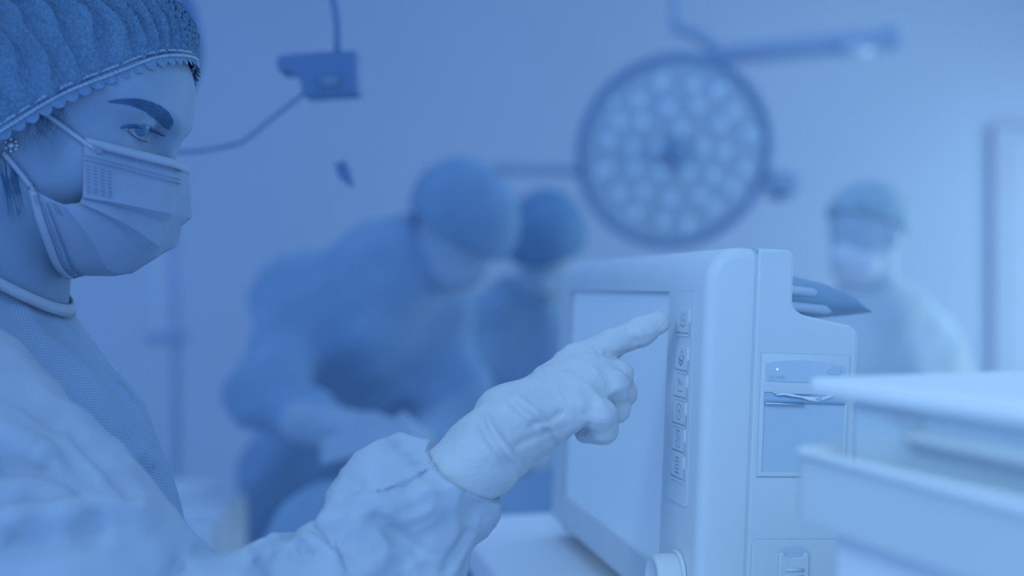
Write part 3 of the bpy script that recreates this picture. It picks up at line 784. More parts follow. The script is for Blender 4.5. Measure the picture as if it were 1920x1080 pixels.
# ---- bouffant cap
pf = mid_plane(356, 108, 0.0); ps = mid_plane(10, 235, -0.080)
CX = Vector((pf.x-ps.x, 0, pf.z-ps.z)); RA = CX.length; CX.normalize()
CN = Vector((-CX.z, 0, CX.x))                        # axis of the rim
CC = Vector((ps.x, 0, ps.z))
print('cap rim', pf, ps, RA)
def rimpt(a):
    return CC + CX*(RA*math.cos(a)) + Vector((0, 1, 0))*(0.080*math.sin(a))
NT, NA = 800, 90
rs = np.random.RandomState(3); ph = rs.uniform(0, 6.28, 12)
cv = []; cf = []
for j in range(NA+1):
    al = j/NA
    hgt = 0.128*math.sin(al*math.pi/2)**0.95
    for i in range(NT):
        a = 2*math.pi*i/NT
        PUFF = 0.20-0.03*max(0, math.cos(a))
        rho = math.cos(min(1, al)*math.pi/2)**0.72*(1+PUFF*math.sin(math.pi*min(1, al*1.6))**0.55*(1 if al < 0.625 else 0))
        wob = a+0.05*math.sin(3*a+al*5)+0.10*al*math.sin(7*a+ph[2])
        pl = 1-abs(math.sin(wob*27+1.1*math.sin(al*6+a*4)+0.5*math.sin(al*17+a*13)+ph[0]))**0.6
        pl2 = math.sin(wob*61+2.0*math.sin(al*9+a*9)+ph[1])
        fade = math.sin(math.pi*min(1, al*1.15+0.03))**0.5 if al < 0.85 else max(0, (1-al)*3)
        amp = (0.0115*(pl-0.35)+0.0008*pl2+0.0007*math.sin(a*170+al*60)*math.sin(al*90+a*37))*fade*(1-0.5*al)
        rad = 1+amp/0.09
        p = CC + CX*(RA*math.cos(a)*rho*rad) + Vector((0, 1, 0))*(0.082*math.sin(a)*rho*rad) + CN*(hgt*(1+amp*4)) - CX*(0.34*hgt*hgt/0.122)
        cv.append(hw(p))
for j in range(NA):
    for i in range(NT):
        k = (i+1) % NT; cf.append((j*NT+i, j*NT+k, (j+1)*NT+k, (j+1)*NT+i))
cf.append(tuple(NA*NT+i for i in range(NT)))
cap = mk('bouffant_cap', (cv, cf), M_cap, nurse, world=True)
for dz, nm in ((0.0022, 'elastic_band'), (-0.0022, 'elastic_band')):
    g = G(); n = 420; rings = []
    for i in range(n+1):
        a = 2*math.pi*i/n; p = CC+CX*((RA+0.003)*math.cos(a))+Vector((0, 0.0832, 0))*math.sin(a)+CN*(dz+0.0008*math.sin(9*a))
        out = (CX*math.cos(a)+Vector((0, 1, 0))*math.sin(a)); r = 0.0011*(1+0.35*math.sin(a*230))
        rings.append([hw(p+(out*math.cos(b)+CN*math.sin(b))*r) for b in [2*math.pi*k/6 for k in range(6)]])
    g.loft(rings, False)
    mk(nm, g, M_capband, cap, world=True)
g = G(); rows_f = []
n = 600
for k in range(5):
    ring = []
    for i in range(n+1):
        a = 2*math.pi*i/n; sc = abs(math.sin(a*34+0.8*math.sin(a*5)))**0.4
        dn = k/4*(0.0030+0.0060*sc)
        out = (CX*math.cos(a)+Vector((0, 1, 0))*math.sin(a))
        p = CC+CX*((RA+0.0015)*math.cos(a))+Vector((0, 0.0817, 0))*math.sin(a)-CN*dn+out*(0.0006*math.sin(a*68)*k/4-0.0016*k/4+0.001)
        ring.append(hw(p))
    rows_f.append(ring)
g.loft(rows_f, False, False)
fr = mk('cap_frill', g, M_frill, cap, world=True)
# loose hair at the temple, in front of the ear and at the nape
L = []
for i in range(36):
    u0 = random.uniform(58, 120); w0 = 232-0.55*(u0-58)-8
    pts = [(u0, w0), (u0+random.uniform(-14, 14), w0+random.uniform(18, 30)), (u0+random.uniform(-26, 30), w0+random.uniform(35, 70))]
    L.append([on_head(a, b, 0.001)[0] for a, b in pts])
for i in range(50):
    u0 = random.uniform(0, 30); pts = [(u0, 318+random.uniform(-20, 20)), (u0+6, 350), (u0+random.uniform(6, 26), random.uniform(370, 420))]
    L.append([on_head(a, b, 0.001)[0] for a, b in pts])
strands(L, 0.00018, 'hair_wisps', M_hair, 3)['kind'] = 'stuff'

# ---- gown: torso and upper arm
SH = Vector((-0.455, 0.765, 1.285)); EL = Vector((-0.235, 0.720, 1.105))
def gown_f(X):
    d = s_cone(X, (-0.437, 0.893, 1.335), (-0.428, 0.895, 1.235), 0.060, 0.105)
    d = smin(d, s_ell(X, (-0.418, 0.890, 1.155), (0.137, 0.150, 0.150)), 0.05)
    d = smin(d, s_ell(X, (-0.412, 0.890, 1.00), (0.150, 0.165, 0.200)), 0.06)
    d = smin(d, s_cone(X, (-0.45, 0.91, 0.95), (-0.45, 0.92, 0.30), 0.16, 0.21), 0.06)
    d = smin(d, s_cone(X, (-0.45, 0.86, 1.27), tuple(SH), 0.07, 0.072), 0.05)
    d = smin(d, s_cone(X, (-0.45, 0.92, 1.27), (-0.48, 1.06, 1.26), 0.07, 0.068), 0.05)
    d = smin(d, s_cone(X, (-0.48, 1.06, 1.26), (-0.41, 1.14, 1.00), 0.066, 0.055), 0.03)
    return d
vk, fk = nets(gown_f, (-0.75, 0.60, 0.28), (-0.15, 1.25, 0.92), 0.016)
mk('gown_skirt', (vk, fk), M_gown, nurse, world=True)
v, f = nets(gown_f, (-0.66, 0.66, 0.90), (-0.20, 1.21, 1.42), 0.0042)
v = relax(v, f, 2)
n = vnormals(v, f); v = v+n*(0.004*noise3(v, 26, 2)+0.0028*(0.6-np.abs(noise3(v, 38, 12))))[:, None]
v = crease(v, f, [
    ([(110, 590), (170, 655), (235, 740), (290, 830)], 14, 0.0035, 's'),
    ([(20, 545), (70, 625), (150, 690), (215, 770)], 16, 0.004, 'r'),
    ([(215, 690), (270, 800), (310, 905), (338, 1010)], 12, 0.003, 'r'),
    ([(150, 600), (205, 680), (262, 790)], 9, 0.004, 'v'),
    ([(225, 880), (262, 850), (290, 880)], 14, 0.006, 'r'),
    ([(250, 905), (275, 930), (300, 985)], 12, 0.005, 'v'),
])
gown = mk('gown', (v, f), M_gownmesh, nurse, world=True)
# sleeve: loft from shoulder over elbow to the open cuff; each station gives its upper and lower outline
st = [  # (upper px, lower px, depth, roundness)
    ((-120, 560), (-330, 900), 0.755, 0.95),
    ((-30, 622), (-230, 1000), 0.750, 0.95),
    ((60, 712), (-130, 1100), 0.740, 0.95),
    ((140, 792), (-30, 1200), 0.730, 0.95),
    ((215, 868), (70, 1290), 0.722, 0.95),
    ((275, 940), (180, 1370), 0.715, 0.95),
    ((318, 1000), (300, 1400), 0.715, 0.95),
    ((350, 1042), (410, 1400), 0.722, 0.95),
    ((405, 1042), (470, 1385), 0.73, 0.95),
    ((455, 1028), (530, 1355), 0.74, 0.9),
    ((502, 1008), (590, 1325), 0.75, 0.9),
    ((546, 1020), (640, 1290), 0.76, 0.9),
    ((600, 985), (695, 1255), 0.77, 0.9),
    ((652, 957), (745, 1215), 0.778, 0.9),
    ((624, 936), (785, 1170), 0.785, 0.9),
    ((645, 900), (820, 1140), 0.79, 0.88),
    ((712, 836), (860, 1090), 0.798, 0.85),
    ((760, 834), (900, 1020), 0.806, 0.95),
    ((803, 840), (933, 942), 0.814, 1.12),
    ((809, 846), (928, 938), 0.812, 1.05),
    ((790, 870), (900, 950), 0.806, 0.7),
]
A = catmull([(a[0], a[1], b[0], b[1], d, q) for a, b, d, q in st], 260)
rings = []; NRS = 150
for k, (au, aw, bu, bw, d, q) in enumerate(A):
    a = P(au, aw, d); b = P(bu, bw, d); c = (a+b)/2; hx = (a-b)/2
    hd = Vector((0.25, 1.0, 0)).normalized()*hx.length*q
    ring = []
    for i in range(NRS):
        t = 2*math.pi*i/NRS; ring.append(c+hx*math.cos(t)+hd*math.sin(t))
    rings.append(ring)
g = G(); g.loft(rings, False)
v = np.array([tuple(p) for p in g.v]); f = np.array(g.f)
n = vnormals(v, f)
if np.mean(np.sum(n*(v-np.repeat([np.mean(np.array([tuple(p) for p in r]), 0) for r in rings], NRS, axis=0)), 1)) < 0: f = f[:, ::-1]
n = vnormals(v, f)
kk = np.repeat(np.arange(260), NRS)/259
fa = np.clip((kk-0.30)/0.25, 0, 1)
fold = (0.0040+0.0050*fa)*(0.6-np.abs(noise3(v, 40, 5)))+(0.0022+0.0016*fa)*(0.6-np.abs(noise3(v, 85, 8)))+0.0010*fa*(0.6-np.abs(noise3(v, 190, 17)))
v = v+n*(fold*(kk < 0.90))[:, None]
v = crease(v, f, [
    ([(640, 905), (690, 925), (760, 905), (815, 868)], 16, 0.0050, 'v'),
    ([(655, 940), (720, 920), (790, 885), (830, 870)], 10, 0.0068, 'r'),
    ([(630, 935), (655, 945), (665, 965)], 10, 0.0068, 'v'),
    ([(830, 880), (870, 905), (920, 920)], 10, 0.0051, 'v'),
    ([(690, 960), (740, 1000), (800, 1040)], 16, 0.0085, 'v'),
    ([(890, 985), (850, 1040), (830, 1080)], 9, 0.0076, 'v'),
    ([(900, 960), (870, 1030), (845, 1085)], 8, 0.0051, 'r'),
    ([(480, 1045), (500, 1060), (520, 1080)], 12, 0.0102, 'v'),
    ([(540, 1030), (560, 1045), (590, 1040)], 10, 0.0102, 'v'),
    ([(560, 1000), (600, 1020), (640, 1060)], 12, 0.0051, 'r'),
    ([(345, 1045), (330, 1080), (325, 1100)], 14, 0.0136, 'v'),
    ([(-30, 872), (54, 878), (110, 903), (178, 937)], 26, 0.0128, 'v'),
    ([(50, 806), (107, 826), (140, 872), (178, 932)], 15, 0.0096, 'v'),
    ([(-30, 790), (60, 838), (100, 868)], 24, 0.0096, 'r'),
    ([(-30, 925), (60, 915), (150, 932)], 18, 0.0080, 'r'),
    ([(-30, 952), (90, 947), (180, 937)], 14, 0.0080, 'v'),
    ([(-30, 992), (107, 958), (183, 950), (252, 962), (293, 992)], 28, 0.0128, 'r'),
    ([(-30, 1030), (80, 1015), (160, 1000), (215, 985)], 26, 0.0096, 'v'),
    ([(-30, 720), (50, 745), (130, 800)], 20, 0.0080, 'v'),
    ([(130, 800), (200, 872), (262, 940)], 14, 0.0064, 'v'),
])
slv = mk('sleeve', (v, f), M_gown, nurse, world=True)
md = slv.modifiers.new('thick', 'SOLIDIFY'); md.thickness = 0.0012; md.offset = -1
# collar band round the neck
g = G(); rings = []
for i in range(73):
    a = 2*math.pi*i/72
    c = Vector((-0.432, 0.888, 1.380)); ex = Vector((0.068, -0.012, -0.046)); ey = Vector((0.012, 0.070, -0.012)); 
    p = c+ex*(math.cos(a)*(1 if math.cos(a) > 0 else 0.8))+ey*math.sin(a); out = (ex*math.cos(a)+ey*math.sin(a)).normalized()
    up = Vector((0.0, 0, 1)); rings.append([p+up*0.0045, p+up*0.0045+out*0.002, p-up*0.0045+out*0.0035, p-up*0.0045+out*0.001])
g.loft(rings, False)
mk('collar_band', g, M_gown, gown, world=True)

# ---- gloved pointing hand
def glove_f(X):
    c = lambda a, b, ra, rb: s_cone(X, tuple(P(*a)), tuple(P(*b)), ra, rb)
    d = c((852, 899, 0.812), (908, 855, 0.818), 0.0285, 0.0295)
    d = smin(d, c((905, 851, 0.818), (965, 802, 0.835), 0.0290, 0.0290), 0.008)
    # back of the hand
    for (m, r0, r1) in (((1078, 676, 0.884), 0.022, 0.0125), ((1108, 700, 0.868), 0.021, 0.0135), ((1108, 728, 0.852), 0.021, 0.0135), ((1082, 768, 0.840), 0.022, 0.0130)):
        d = smin(d, c((960, 800, 0.842), m, r0, r1), 0.018)
    # index finger, stretched out
    e = c((1074, 680, 0.884), (1145, 645, 0.890), 0.0125, 0.0112)
    e = smin(e, c((1145, 645, 0.890), (1200, 622, 0.896), 0.0112, 0.0116), 0.006)
    e = smin(e, c((1200, 622, 0.896), (1236, 604, 0.899), 0.0114, 0.0095), 0.006)
    d = smin(d, e, 0.008)
    # folded fingers
    def fing(pts, rr, k):
        q = None
        for a, b, ra, rb in zip(pts[:-1], pts[1:], rr[:-1], rr[1:]):
            w = c(a, b, ra, rb); q = w if q is None else smin(q, w, 0.005)
        return q
    d = smin(d, fing([(1105, 695, 0.868), (1160, 702, 0.876), (1168, 738, 0.888), (1125, 752, 0.896)], [0.0135, 0.0112, 0.0105, 0.009], 0), 0.005)
    d = smin(d, fing([(1105, 725, 0.852), (1152, 722, 0.858), (1155, 766, 0.868), (1112, 780, 0.880)], [0.0135, 0.0115, 0.0105, 0.009], 0), 0.004)
    d = smin(d, fing([(1070, 770, 0.838), (1128, 778, 0.838), (1132, 806, 0.846), (1098, 812, 0.862)], [0.0135, 0.0118, 0.0105, 0.009], 0), 0.004)
    # thumb on the far side
    d = smin(d, fing([(985, 800, 0.862), (1045, 775, 0.897), (1095, 762, 0.907), (1125, 750, 0.908)], [0.018, 0.012, 0.0105, 0.008], 0), 0.010)
    return d
v, f = nets(glove_f, (-0.11, 0.755, 1.125), (0.15, 0.945, 1.36), 0.0019)
v = relax(v, f, 1)
n = vnormals(v, f)
u, w = to_px(v)
# fine cross wrinkles: around the wrist and along the index finger
ax = (u-800)*0.86-(w-900)*0.5
wr = np.exp(-((ax-150)/90)**2)
v = v+n*(wr*0.0011*noise3(v, 170, 21)+0.0005*noise3(v, 300, 4)*(u > 1000))[:, None]
v = crease(v, f, [
    ([(905, 770), (925, 810), (955, 850), (985, 893)], 8, 0.0035, 'r'),
    ([(895, 780), (915, 820), (940, 855), (965, 890)], 7, 0.0030, 'v'),
    ([(955, 732), (1000, 770), (1035, 805), (1060, 832)], 7, 0.0025, 'r'),
    ([(945, 742), (990, 782), (1025, 815), (1048, 838)], 6, 0.0022, 'v'),
    ([(1000, 690), (1060, 700), (1105, 725), (1140, 775)], 7, 0.0020, 'r'),
    ([(1040, 665), (1090, 680), (1130, 705)], 6, 0.0016, 'r'),
    ([(985, 800), (1030, 790), (1060, 770)], 7, 0.0020, 'v'),
    ([(960, 840), (1000, 820), (1040, 805)], 7, 0.0020, 'v'),
    ([(1095, 770), (1105, 795), (1090, 815)], 6, 0.0020, 'v'),
    ([(1020, 700), (1050, 690), (1090, 690)], 5, 0.0012, 'v'),
    ([(1125, 640), (1135, 655), (1140, 670)], 4, 0.0010, 'v'),
    ([(1112, 645), (1122, 660), (1126, 672)], 4, 0.0010, 'v'),
    ([(1100, 652), (1108, 664), (1112, 676)], 4, 0.0010, 'v'),
    ([(1175, 615), (1183, 632), (1195, 645)], 4, 0.0012, 'v'),
    ([(1135, 745), (1155, 730), (1160, 722)], 5, 0.0012, 'r'),
])
glove = mk('glove', (v, f), M_glove, nurse, world=True)
# ------------------------------------------------------------------ surgical lamps
def frame(loc, normal, upv=(0, 0, 1)):
    z = Vector(normal).normalized(); x = Vector(upv).cross(z).normalized(); y = z.cross(x)
    return Matrix.Translation(loc) @ Matrix((x, y, z)).transposed().to_4x4()
def make_lamp(label, loc, normal, R, handle=True, seed=1):
    LM = frame(loc, normal)
    r = root('surgical_lamp', None, label, 'lamp', 'surgical lamps', M=LM)
    k = R/0.31
    mk('housing', G().lathe([(0.0, -0.10*k), (0.10*k, -0.098*k), (0.20*k, -0.075*k), (0.285*k, -0.035*k), (0.302*k, -0.02*k), (0.302*k, 0.0), (0.0, 0.0)], n=64), M_lampf, r, smooth='angle')
    mk('rim', G().lathe([(0.290*k, -0.03*k), (0.310*k, -0.03*k), (0.314*k, -0.012*k), (0.312*k, 0.006*k), (0.300*k, 0.012*k), (0.287*k, 0.008*k), (0.285*k, -0.004*k)], n=64), M_lampd, r, smooth='angle')
    mk('face_plate', G().lathe([(0.0, -0.002), (0.286*k, -0.002), (0.286*k, 0.002), (0.0, 0.002)], n=64), M_lampf, r, smooth='angle')
    spots = []
    for q, (rad, cnt, off) in enumerate(((0.075, 5, 0.3), (0.150, 11, 0.1), (0.225, 16, 0.25), (0.258, 8, 0.0))):
        for i in range(cnt):
            a = 2*math.pi*(i/cnt)+off+random.uniform(-0.08, 0.08); rr = (rad+random.uniform(-0.012, 0.012))*k
            if q == 3: a += 0.2
            spots.append((rr*math.cos(a), rr*math.sin(a), 0.6 if q == 3 else 1))
    for x, y, sc in spots:
        ls = mk('led_lens', G().lathe([(0.0, 0.0), (0.021*k*sc, 0.0), (0.020*k*sc, 0.004), (0.012*k*sc, 0.007), (0.0, 0.008)], Matrix.Translation((x, y, 0.002)), 20), M_lens, r)
    mk('lens_ring', G().lathe([(0.055*k, 0.0), (0.055*k, 0.004), (0.050*k, 0.005), (0.048*k, 0.0)], n=32), M_lampd, r)
    mk('handle', G().lathe([(0.036*k, 0.0), (0.034*k, 0.008), (0.027*k, 0.014), (0.026*k, 0.075), (0.020*k, 0.085), (0.0, 0.087)], n=24), M_scap, r, smooth='angle')
    return r
LC = P(1267, 288, 3.4)
l1 = make_lamp('round surgical lamp with many LED lenses facing the camera above the monitor', LC, (0.10, -1.0, -0.36), 0.307)
# its suspension: axle behind the disc, yoke up to the elbow, ceiling pole, spring arm
def part(name, g, m, r, **kw): return mk(name, g, m, r, world=True, **kw)
part('axle', G().tube([P(925, 318, 3.62), P(1080, 320, 3.60), P(1440, 344, 3.52), P(1462, 350, 3.50)], 0.016, 12), M_arm, l1)
part('knuckle', G().tube([P(1442, 345, 3.52), P(1470, 348, 3.50), P(1496, 340, 3.49)], [0.050, 0.045, 0.030], 14), M_arm, l1, smooth='angle')
part('knuckle_cap', G().tube([P(1455, 372, 3.48), P(1488, 360, 3.47)], 0.012, 10), M_lampd, l1)
part('yoke', G().tube([Vector(p) for p in catmull([P(1268, 52, 3.6), P(1300, 62, 3.6), P(1338, 92, 3.6), P(1352, 160, 3.66), P(1330, 260, 3.70), P(1290, 335, 3.62)], 24)], 0.022, 12), M_arm, l1)
part('pole', G().tube([P(1267, 56, 3.6), P(1267, -330, 3.6), (P(1267, 0, 3.6).x, 3.6, 3.0)], 0.018, 14), M_arm, l1, smooth='angle')
part('ceiling_mount', G().lathe([(0.0, -0.08), (0.05, -0.08), (0.11, -0.03), (0.12, 0.0), (0.0, 0.0)], Matrix.Translation((P(1267, 0, 3.6).x, 3.6, 3.0))), M_arm, l1, smooth='angle')
part('spring_arm', G().tube([P(1340, 104, 3.6), P(1392, 100, 3.55), P(1540, 88, 3.5), P(1675, 72, 3.45)], [0.026, 0.034, 0.038, 0.034], 16), M_arm, l1, smooth='angle')
part('arm_knob', G().tube([P(1668, 50, 3.45), P(1682, 92, 3.45)], 0.026, 14), M_arm, l1, smooth='angle')
part('arm_bright_spot', G().ball(P(1604, 94, 3.44), (0.052, 0.03, 0.026)), M_steel, l1)  # pale blob shaped to stand in for a bright reflection on the arm

# examination lamp, partly hidden behind the cap of the nurse, with hinge block, thin arm and pull handle
HB = 1.30
l2 = make_lamp('second surgical lamp half hidden behind the bouffant cap', P(172, 50, 1.34), (-0.20, -0.80, -0.50), 0.142)
pts = [(521, 104), (560, 99), (610, 96), (668, 94), (666, 128), (670, 168), (668, 173), (610, 176), (568, 179), (565, 168), (563, 154), (553, 139), (541, 132), (522, 133), (517, 118)]
g = G(); n = len(pts)
g.add([P(u, w, HB) for u, w in pts]+[P(u, w, HB)+Vector((0, 0.045, 0)) for u, w in pts], [tuple(range(n)), tuple(range(n, 2*n))[::-1]]+[(i, (i+1) % n, n+(i+1) % n, n+i) for i in range(n)])
part('hinge_block', g, M_lampd, l2, smooth='angle', bevel=0.002)
part('hinge_plate', G().tube([P(600, 154, HB-0.001), P(634, 152, HB-0.001)], 0.0065, 14), M_dark, l2)
part('drop_pole', G().tube([Vector(p) for p in catmull([P(633, 100, HB+0.022), P(632, 50, HB+0.022), P(625, 0, HB+0.022), P(606, -70, HB+0.022), P(600, -200, HB+0.022)], 20)]+[Vector((P(600, 0, HB+0.022).x, HB+0.022, 3.0))], 0.0042, 12), M_lampd, l2)
part('thin_arm', G().tube([Vector(p) for p in catmull([P(572, 174, HB+0.02), P(520, 215, 1.32), P(466, 258, 1.33), P(445, 269, 1.33), P(400, 279, 1.33), P(335, 285, 1.34), P(250, 275, 1.36), P(175, 150, 1.385), P(165, 35, 1.385)], 48)], 0.0024, 10), M_lampd, l2)
pts = [(626, 306), (634, 306), (643, 298), (652, 312), (662, 345), (658, 349), (646, 342), (634, 330)]
n = len(pts); g = G()
g.add([P(u, w, HB+0.01) for u, w in pts]+[P(u, w, HB+0.01)+Vector((0, 0.018, 0)) for u, w in pts], [tuple(range(n)), tuple(range(n, 2*n))[::-1]]+[(i, (i+1) % n, n+(i+1) % n, n+i) for i in range(n)])
ph_ = part('pull_handle', g, M_lampd, l2, smooth='angle', bevel=0.0015)
mk('pull_cord', G().tube([P(643, 300, HB+0.019), P(644, 176, HB+0.019)], 0.0003, 5), M_wall, ph_, world=True)

# infusion stand
iv = root('infusion_stand', (P(322, 0, 3.3).x, 3.3, 0), 'pale infusion stand with two poles behind the nurse', 'stand')
part('pole', G().tube([P(331, 330, 3.3), (P(331, 0, 3.3).x, 3.3, 0.06)], 0.017, 12), M_arm, iv, smooth='angle')
part('pole', G().tube([P(288, 360, 3.34), (P(288, 0, 3.34).x, 3.34, 0.06)], 0.013, 12), M_steel, iv, smooth='angle')
part('clamp', G().tube([P(278, 634, 3.32), P(352, 632, 3.28)], 0.020, 12), M_arm, iv, smooth='angle')
part('hook_bar', G().tube([P(280, 360, 3.34), P(300, 335, 3.32), P(345, 332, 3.3)], 0.010, 10), M_steel, iv)
for a in range(5):
    x = P(310, 0, 3.3).x; b = 2*math.pi*a/5
    part('foot', G().tube([(x, 3.3, 0.08), (x+0.28*math.cos(b), 3.3+0.28*math.sin(b), 0.03)], [0.018, 0.012], 10), M_steel, iv)

# instrument table at the left
tb = root('instrument_table', (-0.9, 2.5, 0), 'white instrument table standing behind the nurse beside the surgeon', 'table')
TA = Vector((-0.880, 2.236, 0)); TB = Vector((-0.690, 2.622, 0)); TD = Vector((-0.897, 0.442, 0))
def slab(a, b, w, z0, z1, off=0.0):
    q = [a+TD*off, b+TD*off, b+TD*(off+w), a+TD*(off+w)]
    return G().add([(p.x, p.y, z0) for p in q]+[(p.x, p.y, z1) for p in q], [(3, 2, 1, 0), (4, 5, 6, 7)]+[(i, (i+1) % 4, 4+(i+1) % 4, 4+i) for i in range(4)])
part('table_top', slab(TA, TB, 0.45, 0.850, 0.882), M_towel, tb, smooth='angle', bevel=0.008)
part('frame_rail', slab(TA, TB, 0.02, 0.815, 0.850, 0.02), M_dark, tb, smooth=False)
for p in (TA+TD*0.04+Vector((0.02, 0.04, 0)), TB+TD*0.04-Vector((0.02, 0.04, 0)), TA+TD*0.40, TB+TD*0.40):
    part('leg', G().tube([(p.x, p.y, 0), (p.x, p.y, 0.852)], 0.014, 12), M_steel, tb, smooth='angle')

# white supply cabinet in front of the table
cb = root('supply_cabinet', (-0.64, 2.07, 0), 'low white supply cabinet between the nurse and the bending surgeon', 'cabinet')
part('body', G().box((-0.74, 1.96, 0.06), (-0.525, 2.18, 0.945)), M_towel, cb, smooth='angle', bevel=0.012, seg=3)
dr = part('door', G().box((-0.73, 1.948, 0.10), (-0.535, 1.960, 0.925)), M_white, cb, smooth='angle', bevel=0.004)
mk('handle', G().tube([(-0.715, 1.948, 0.62), (-0.715, 1.925, 0.60), (-0.715, 1.925, 0.50), (-0.715, 1.948, 0.48)], 0.005, 8), M_steel, dr, world=True)
for x in (-0.71, -0.555):
    for y in (1.985, 2.155): part('foot', G().tube([(x, y, 0), (x, y, 0.065)], 0.018, 10), M_dark, cb, smooth='angle')

# ------------------------------------------------------------------ people at the operating table
def bones_sdf(bones, grow=1.0, k=0.05):
    def fn(X):
        d = None
        for a, b, ra, rb in bones:
            q = s_cone(X, tuple(a), tuple(b), ra*grow, rb*grow); d = q if d is None else smin(d, q, k)
        return d
    return fn
def bbox(bones, pad=0.2):
    A = np.array([tuple(b[0]) for b in bones]+[tuple(b[1]) for b in bones]); r = max(max(b[2], b[3]) for b in bones)+0.04
    return A.min(0)-r, A.max(0)+r
def figure(label, base, J, cap_m, gown_m, hd, face, gloves=True, hair=False, hs=1.0, cs=1.0, co=0.020, skin_m=None, mask_m=None):
    """J: joints; hd: head centre; face: direction the face looks to"""
    r = root('person', base, label, 'person')
    fwd = Vector(face).normalized()
    HFm = frame(hd, fwd) @ Matrix.Scale(hs, 4); inv = np.array(HFm.inverted())
    neck, chest, pelv = J['neck'], J['chest'], J['pelvis']
    legs = []
    for s in (-1, 1):
        hip = pelv+Vector((s*0.09, 0, -0.05)); kn = Vector((hip.x+0.01*s, hip.y-0.03, 0.48)); an = Vector((hip.x, hip.y+0.02, 0.08))
        legs += [(hip, kn, 0.085, 0.06), (kn, an, 0.058, 0.042), (an, an+Vector((0.02*s, -0.14, -0.035)), 0.04, 0.034)]
    arms = []; hands = []
    for s in ('l', 'r'):
        sh, el, wr, hn = J[s]
        arms += [(sh, el, 0.052, 0.042), (el, wr, 0.042, 0.030)]
        hands.append((wr, hn))
    skin = [(neck, hd-Vector((0, 0, 0.03)), 0.055, 0.055), (chest, neck, 0.11, 0.055), (chest, pelv, 0.13, 0.13)]+[(J[s][0], chest, 0.06, 0.11) for s in 'lr']+arms+legs
    fb = bones_sdf(skin, 1.0, 0.03)
    def f_all(X):
        d = fb(X)
        Y = [inv[i, 0]*X[0]+inv[i, 1]*X[1]+inv[i, 2]*X[2]+inv[i, 3] for i in range(3)]   # head space: z = forward, y = up
        a = s_ell(Y, (0, 0.02, -0.01), (0.074, 0.085, 0.095))
        a = smin(a, s_ell(Y, (0, -0.045, 0.035), (0.055, 0.070, 0.055)), 0.03)
        a = smin(a, s_ell(Y, (0, -0.02, 0.098), (0.012, 0.022, 0.016)), 0.012)
        ay = [np.abs(Y[0]), Y[1], Y[2]]
        a = smax(a, -s_ell(ay, (0.031, 0.012, 0.100), (0.016, 0.010, 0.016)), 0.01)
        a = smin(a, s_ell(ay, (0.076, -0.005, -0.005), (0.008, 0.031, 0.018)), 0.006)
        d = smin(d, a, 0.03)
        for wr, hn in hands:
            dv = (hn-wr); L = dv.length; dn = dv.normalized(); sd = dn.cross(Vector((0, 0.3, 1))).normalized()
            d = smin(d, s_cone(X, tuple(wr), tuple(wr+dn*0.06), 0.028, 0.034), 0.02)
            for q, ln in enumerate((0.075, 0.085, 0.08, 0.065)):
                o = wr+dn*0.07+sd*(q-1.5)*0.020; e = o+dn*ln*0.55; t = e+dn*ln*0.35+Vector((0, 0, -0.03))
                d = smin(d, smin(s_cone(X, tuple(o), tuple(e), 0.011, 0.010), s_cone(X, tuple(e), tuple(t), 0.010, 0.008), 0.005), 0.006)
            o = wr+dn*0.03+sd*0.03; d = smin(d, s_cone(X, tuple(o), tuple(o+dn*0.05+sd*0.03), 0.013, 0.010), 0.008)
        return d
    lo, hi = bbox(skin+[(wr, hn, 0.1, 0.12) for wr, hn in hands]+[(hd, hd, 0.14, 0.14)])
    lo[2] = -0.01
    v, f = nets(f_all, lo, hi, 0.011)
    v = relax(v, f, 1)
    v[:, 2] = np.maximum(v[:, 2], 0.002)
    b = mk('body', (v, f), skin_m or M_skin2, r, world=True)
    # gown
    gb = [(chest, neck-Vector((0, 0, 0.02)), 0.15, 0.080), (chest, pelv, 0.165, 0.175), (pelv, Vector((pelv.x, pelv.y, 0.38)), 0.185, 0.22)]
    for s in 'lr':
        sh, el, wr, hn = J[s]; gb += [(neck.lerp(sh, 0.3), sh, 0.085, 0.080), (chest, sh, 0.13, 0.078), (sh, el, 0.078, 0.066), (el, el.lerp(wr, 0.92), 0.066, 0.048)]
    lo, hi = bbox(gb)
    v, f = nets(bones_sdf(gb, 1.0, 0.05), lo, hi, 0.012)
    v = relax(v, f, 1); n = vnormals(v, f); v = v+n*(0.012*noise3(v*np.array([1, 1, 0.35]), 30, 11)+0.005*noise3(v, 45, 3))[:, None]
    mk('gown', (v, f), gown_m, r, world=True)
    # cap or hair: shell over the skull
    def cap_f(Y):
        d = s_ell(Y, (0, 0.026, -0.014), (0.086*cs, 0.095*cs, 0.106*cs))
        return np.maximum(d, -(Y[1]-co-0.30*Y[2]) if not hair else np.maximum(-(Y[1]-0.025-0.55*Y[2]), -(Y[1]+0.06)))
    v, f = nets(cap_f, (-0.14, -0.14, -0.17), (0.14, 0.18, 0.15), 0.006)
    v = relax(v, f, 2); Mn = np.array(HFm); v = v @ Mn[:3, :3].T + Mn[:3, 3]
    mk('hair' if hair else 'cap', (v, f), cap_m, r, world=True)
    # face mask with ties
    def mask_f(Y):
        d = smin(s_ell(Y, (0, -0.055, 0.040), (0.062, 0.060, 0.062)), s_ell(Y, (0, -0.03, 0.09), (0.025, 0.028, 0.025)), 0.02)
        d = np.maximum(d, Y[1]+0.006)
        return np.maximum(d, -(Y[2]-0.012+0.2*Y[1]))
    v, f = nets(mask_f, (-0.09, -0.14, -0.04), (0.09, 0.03, 0.14), 0.006)
    v = relax(v, f, 1); v = v @ Mn[:3, :3].T + Mn[:3, 3]
    mm = mk('face_mask', (v, f), mask_m or M_smask, r, world=True)
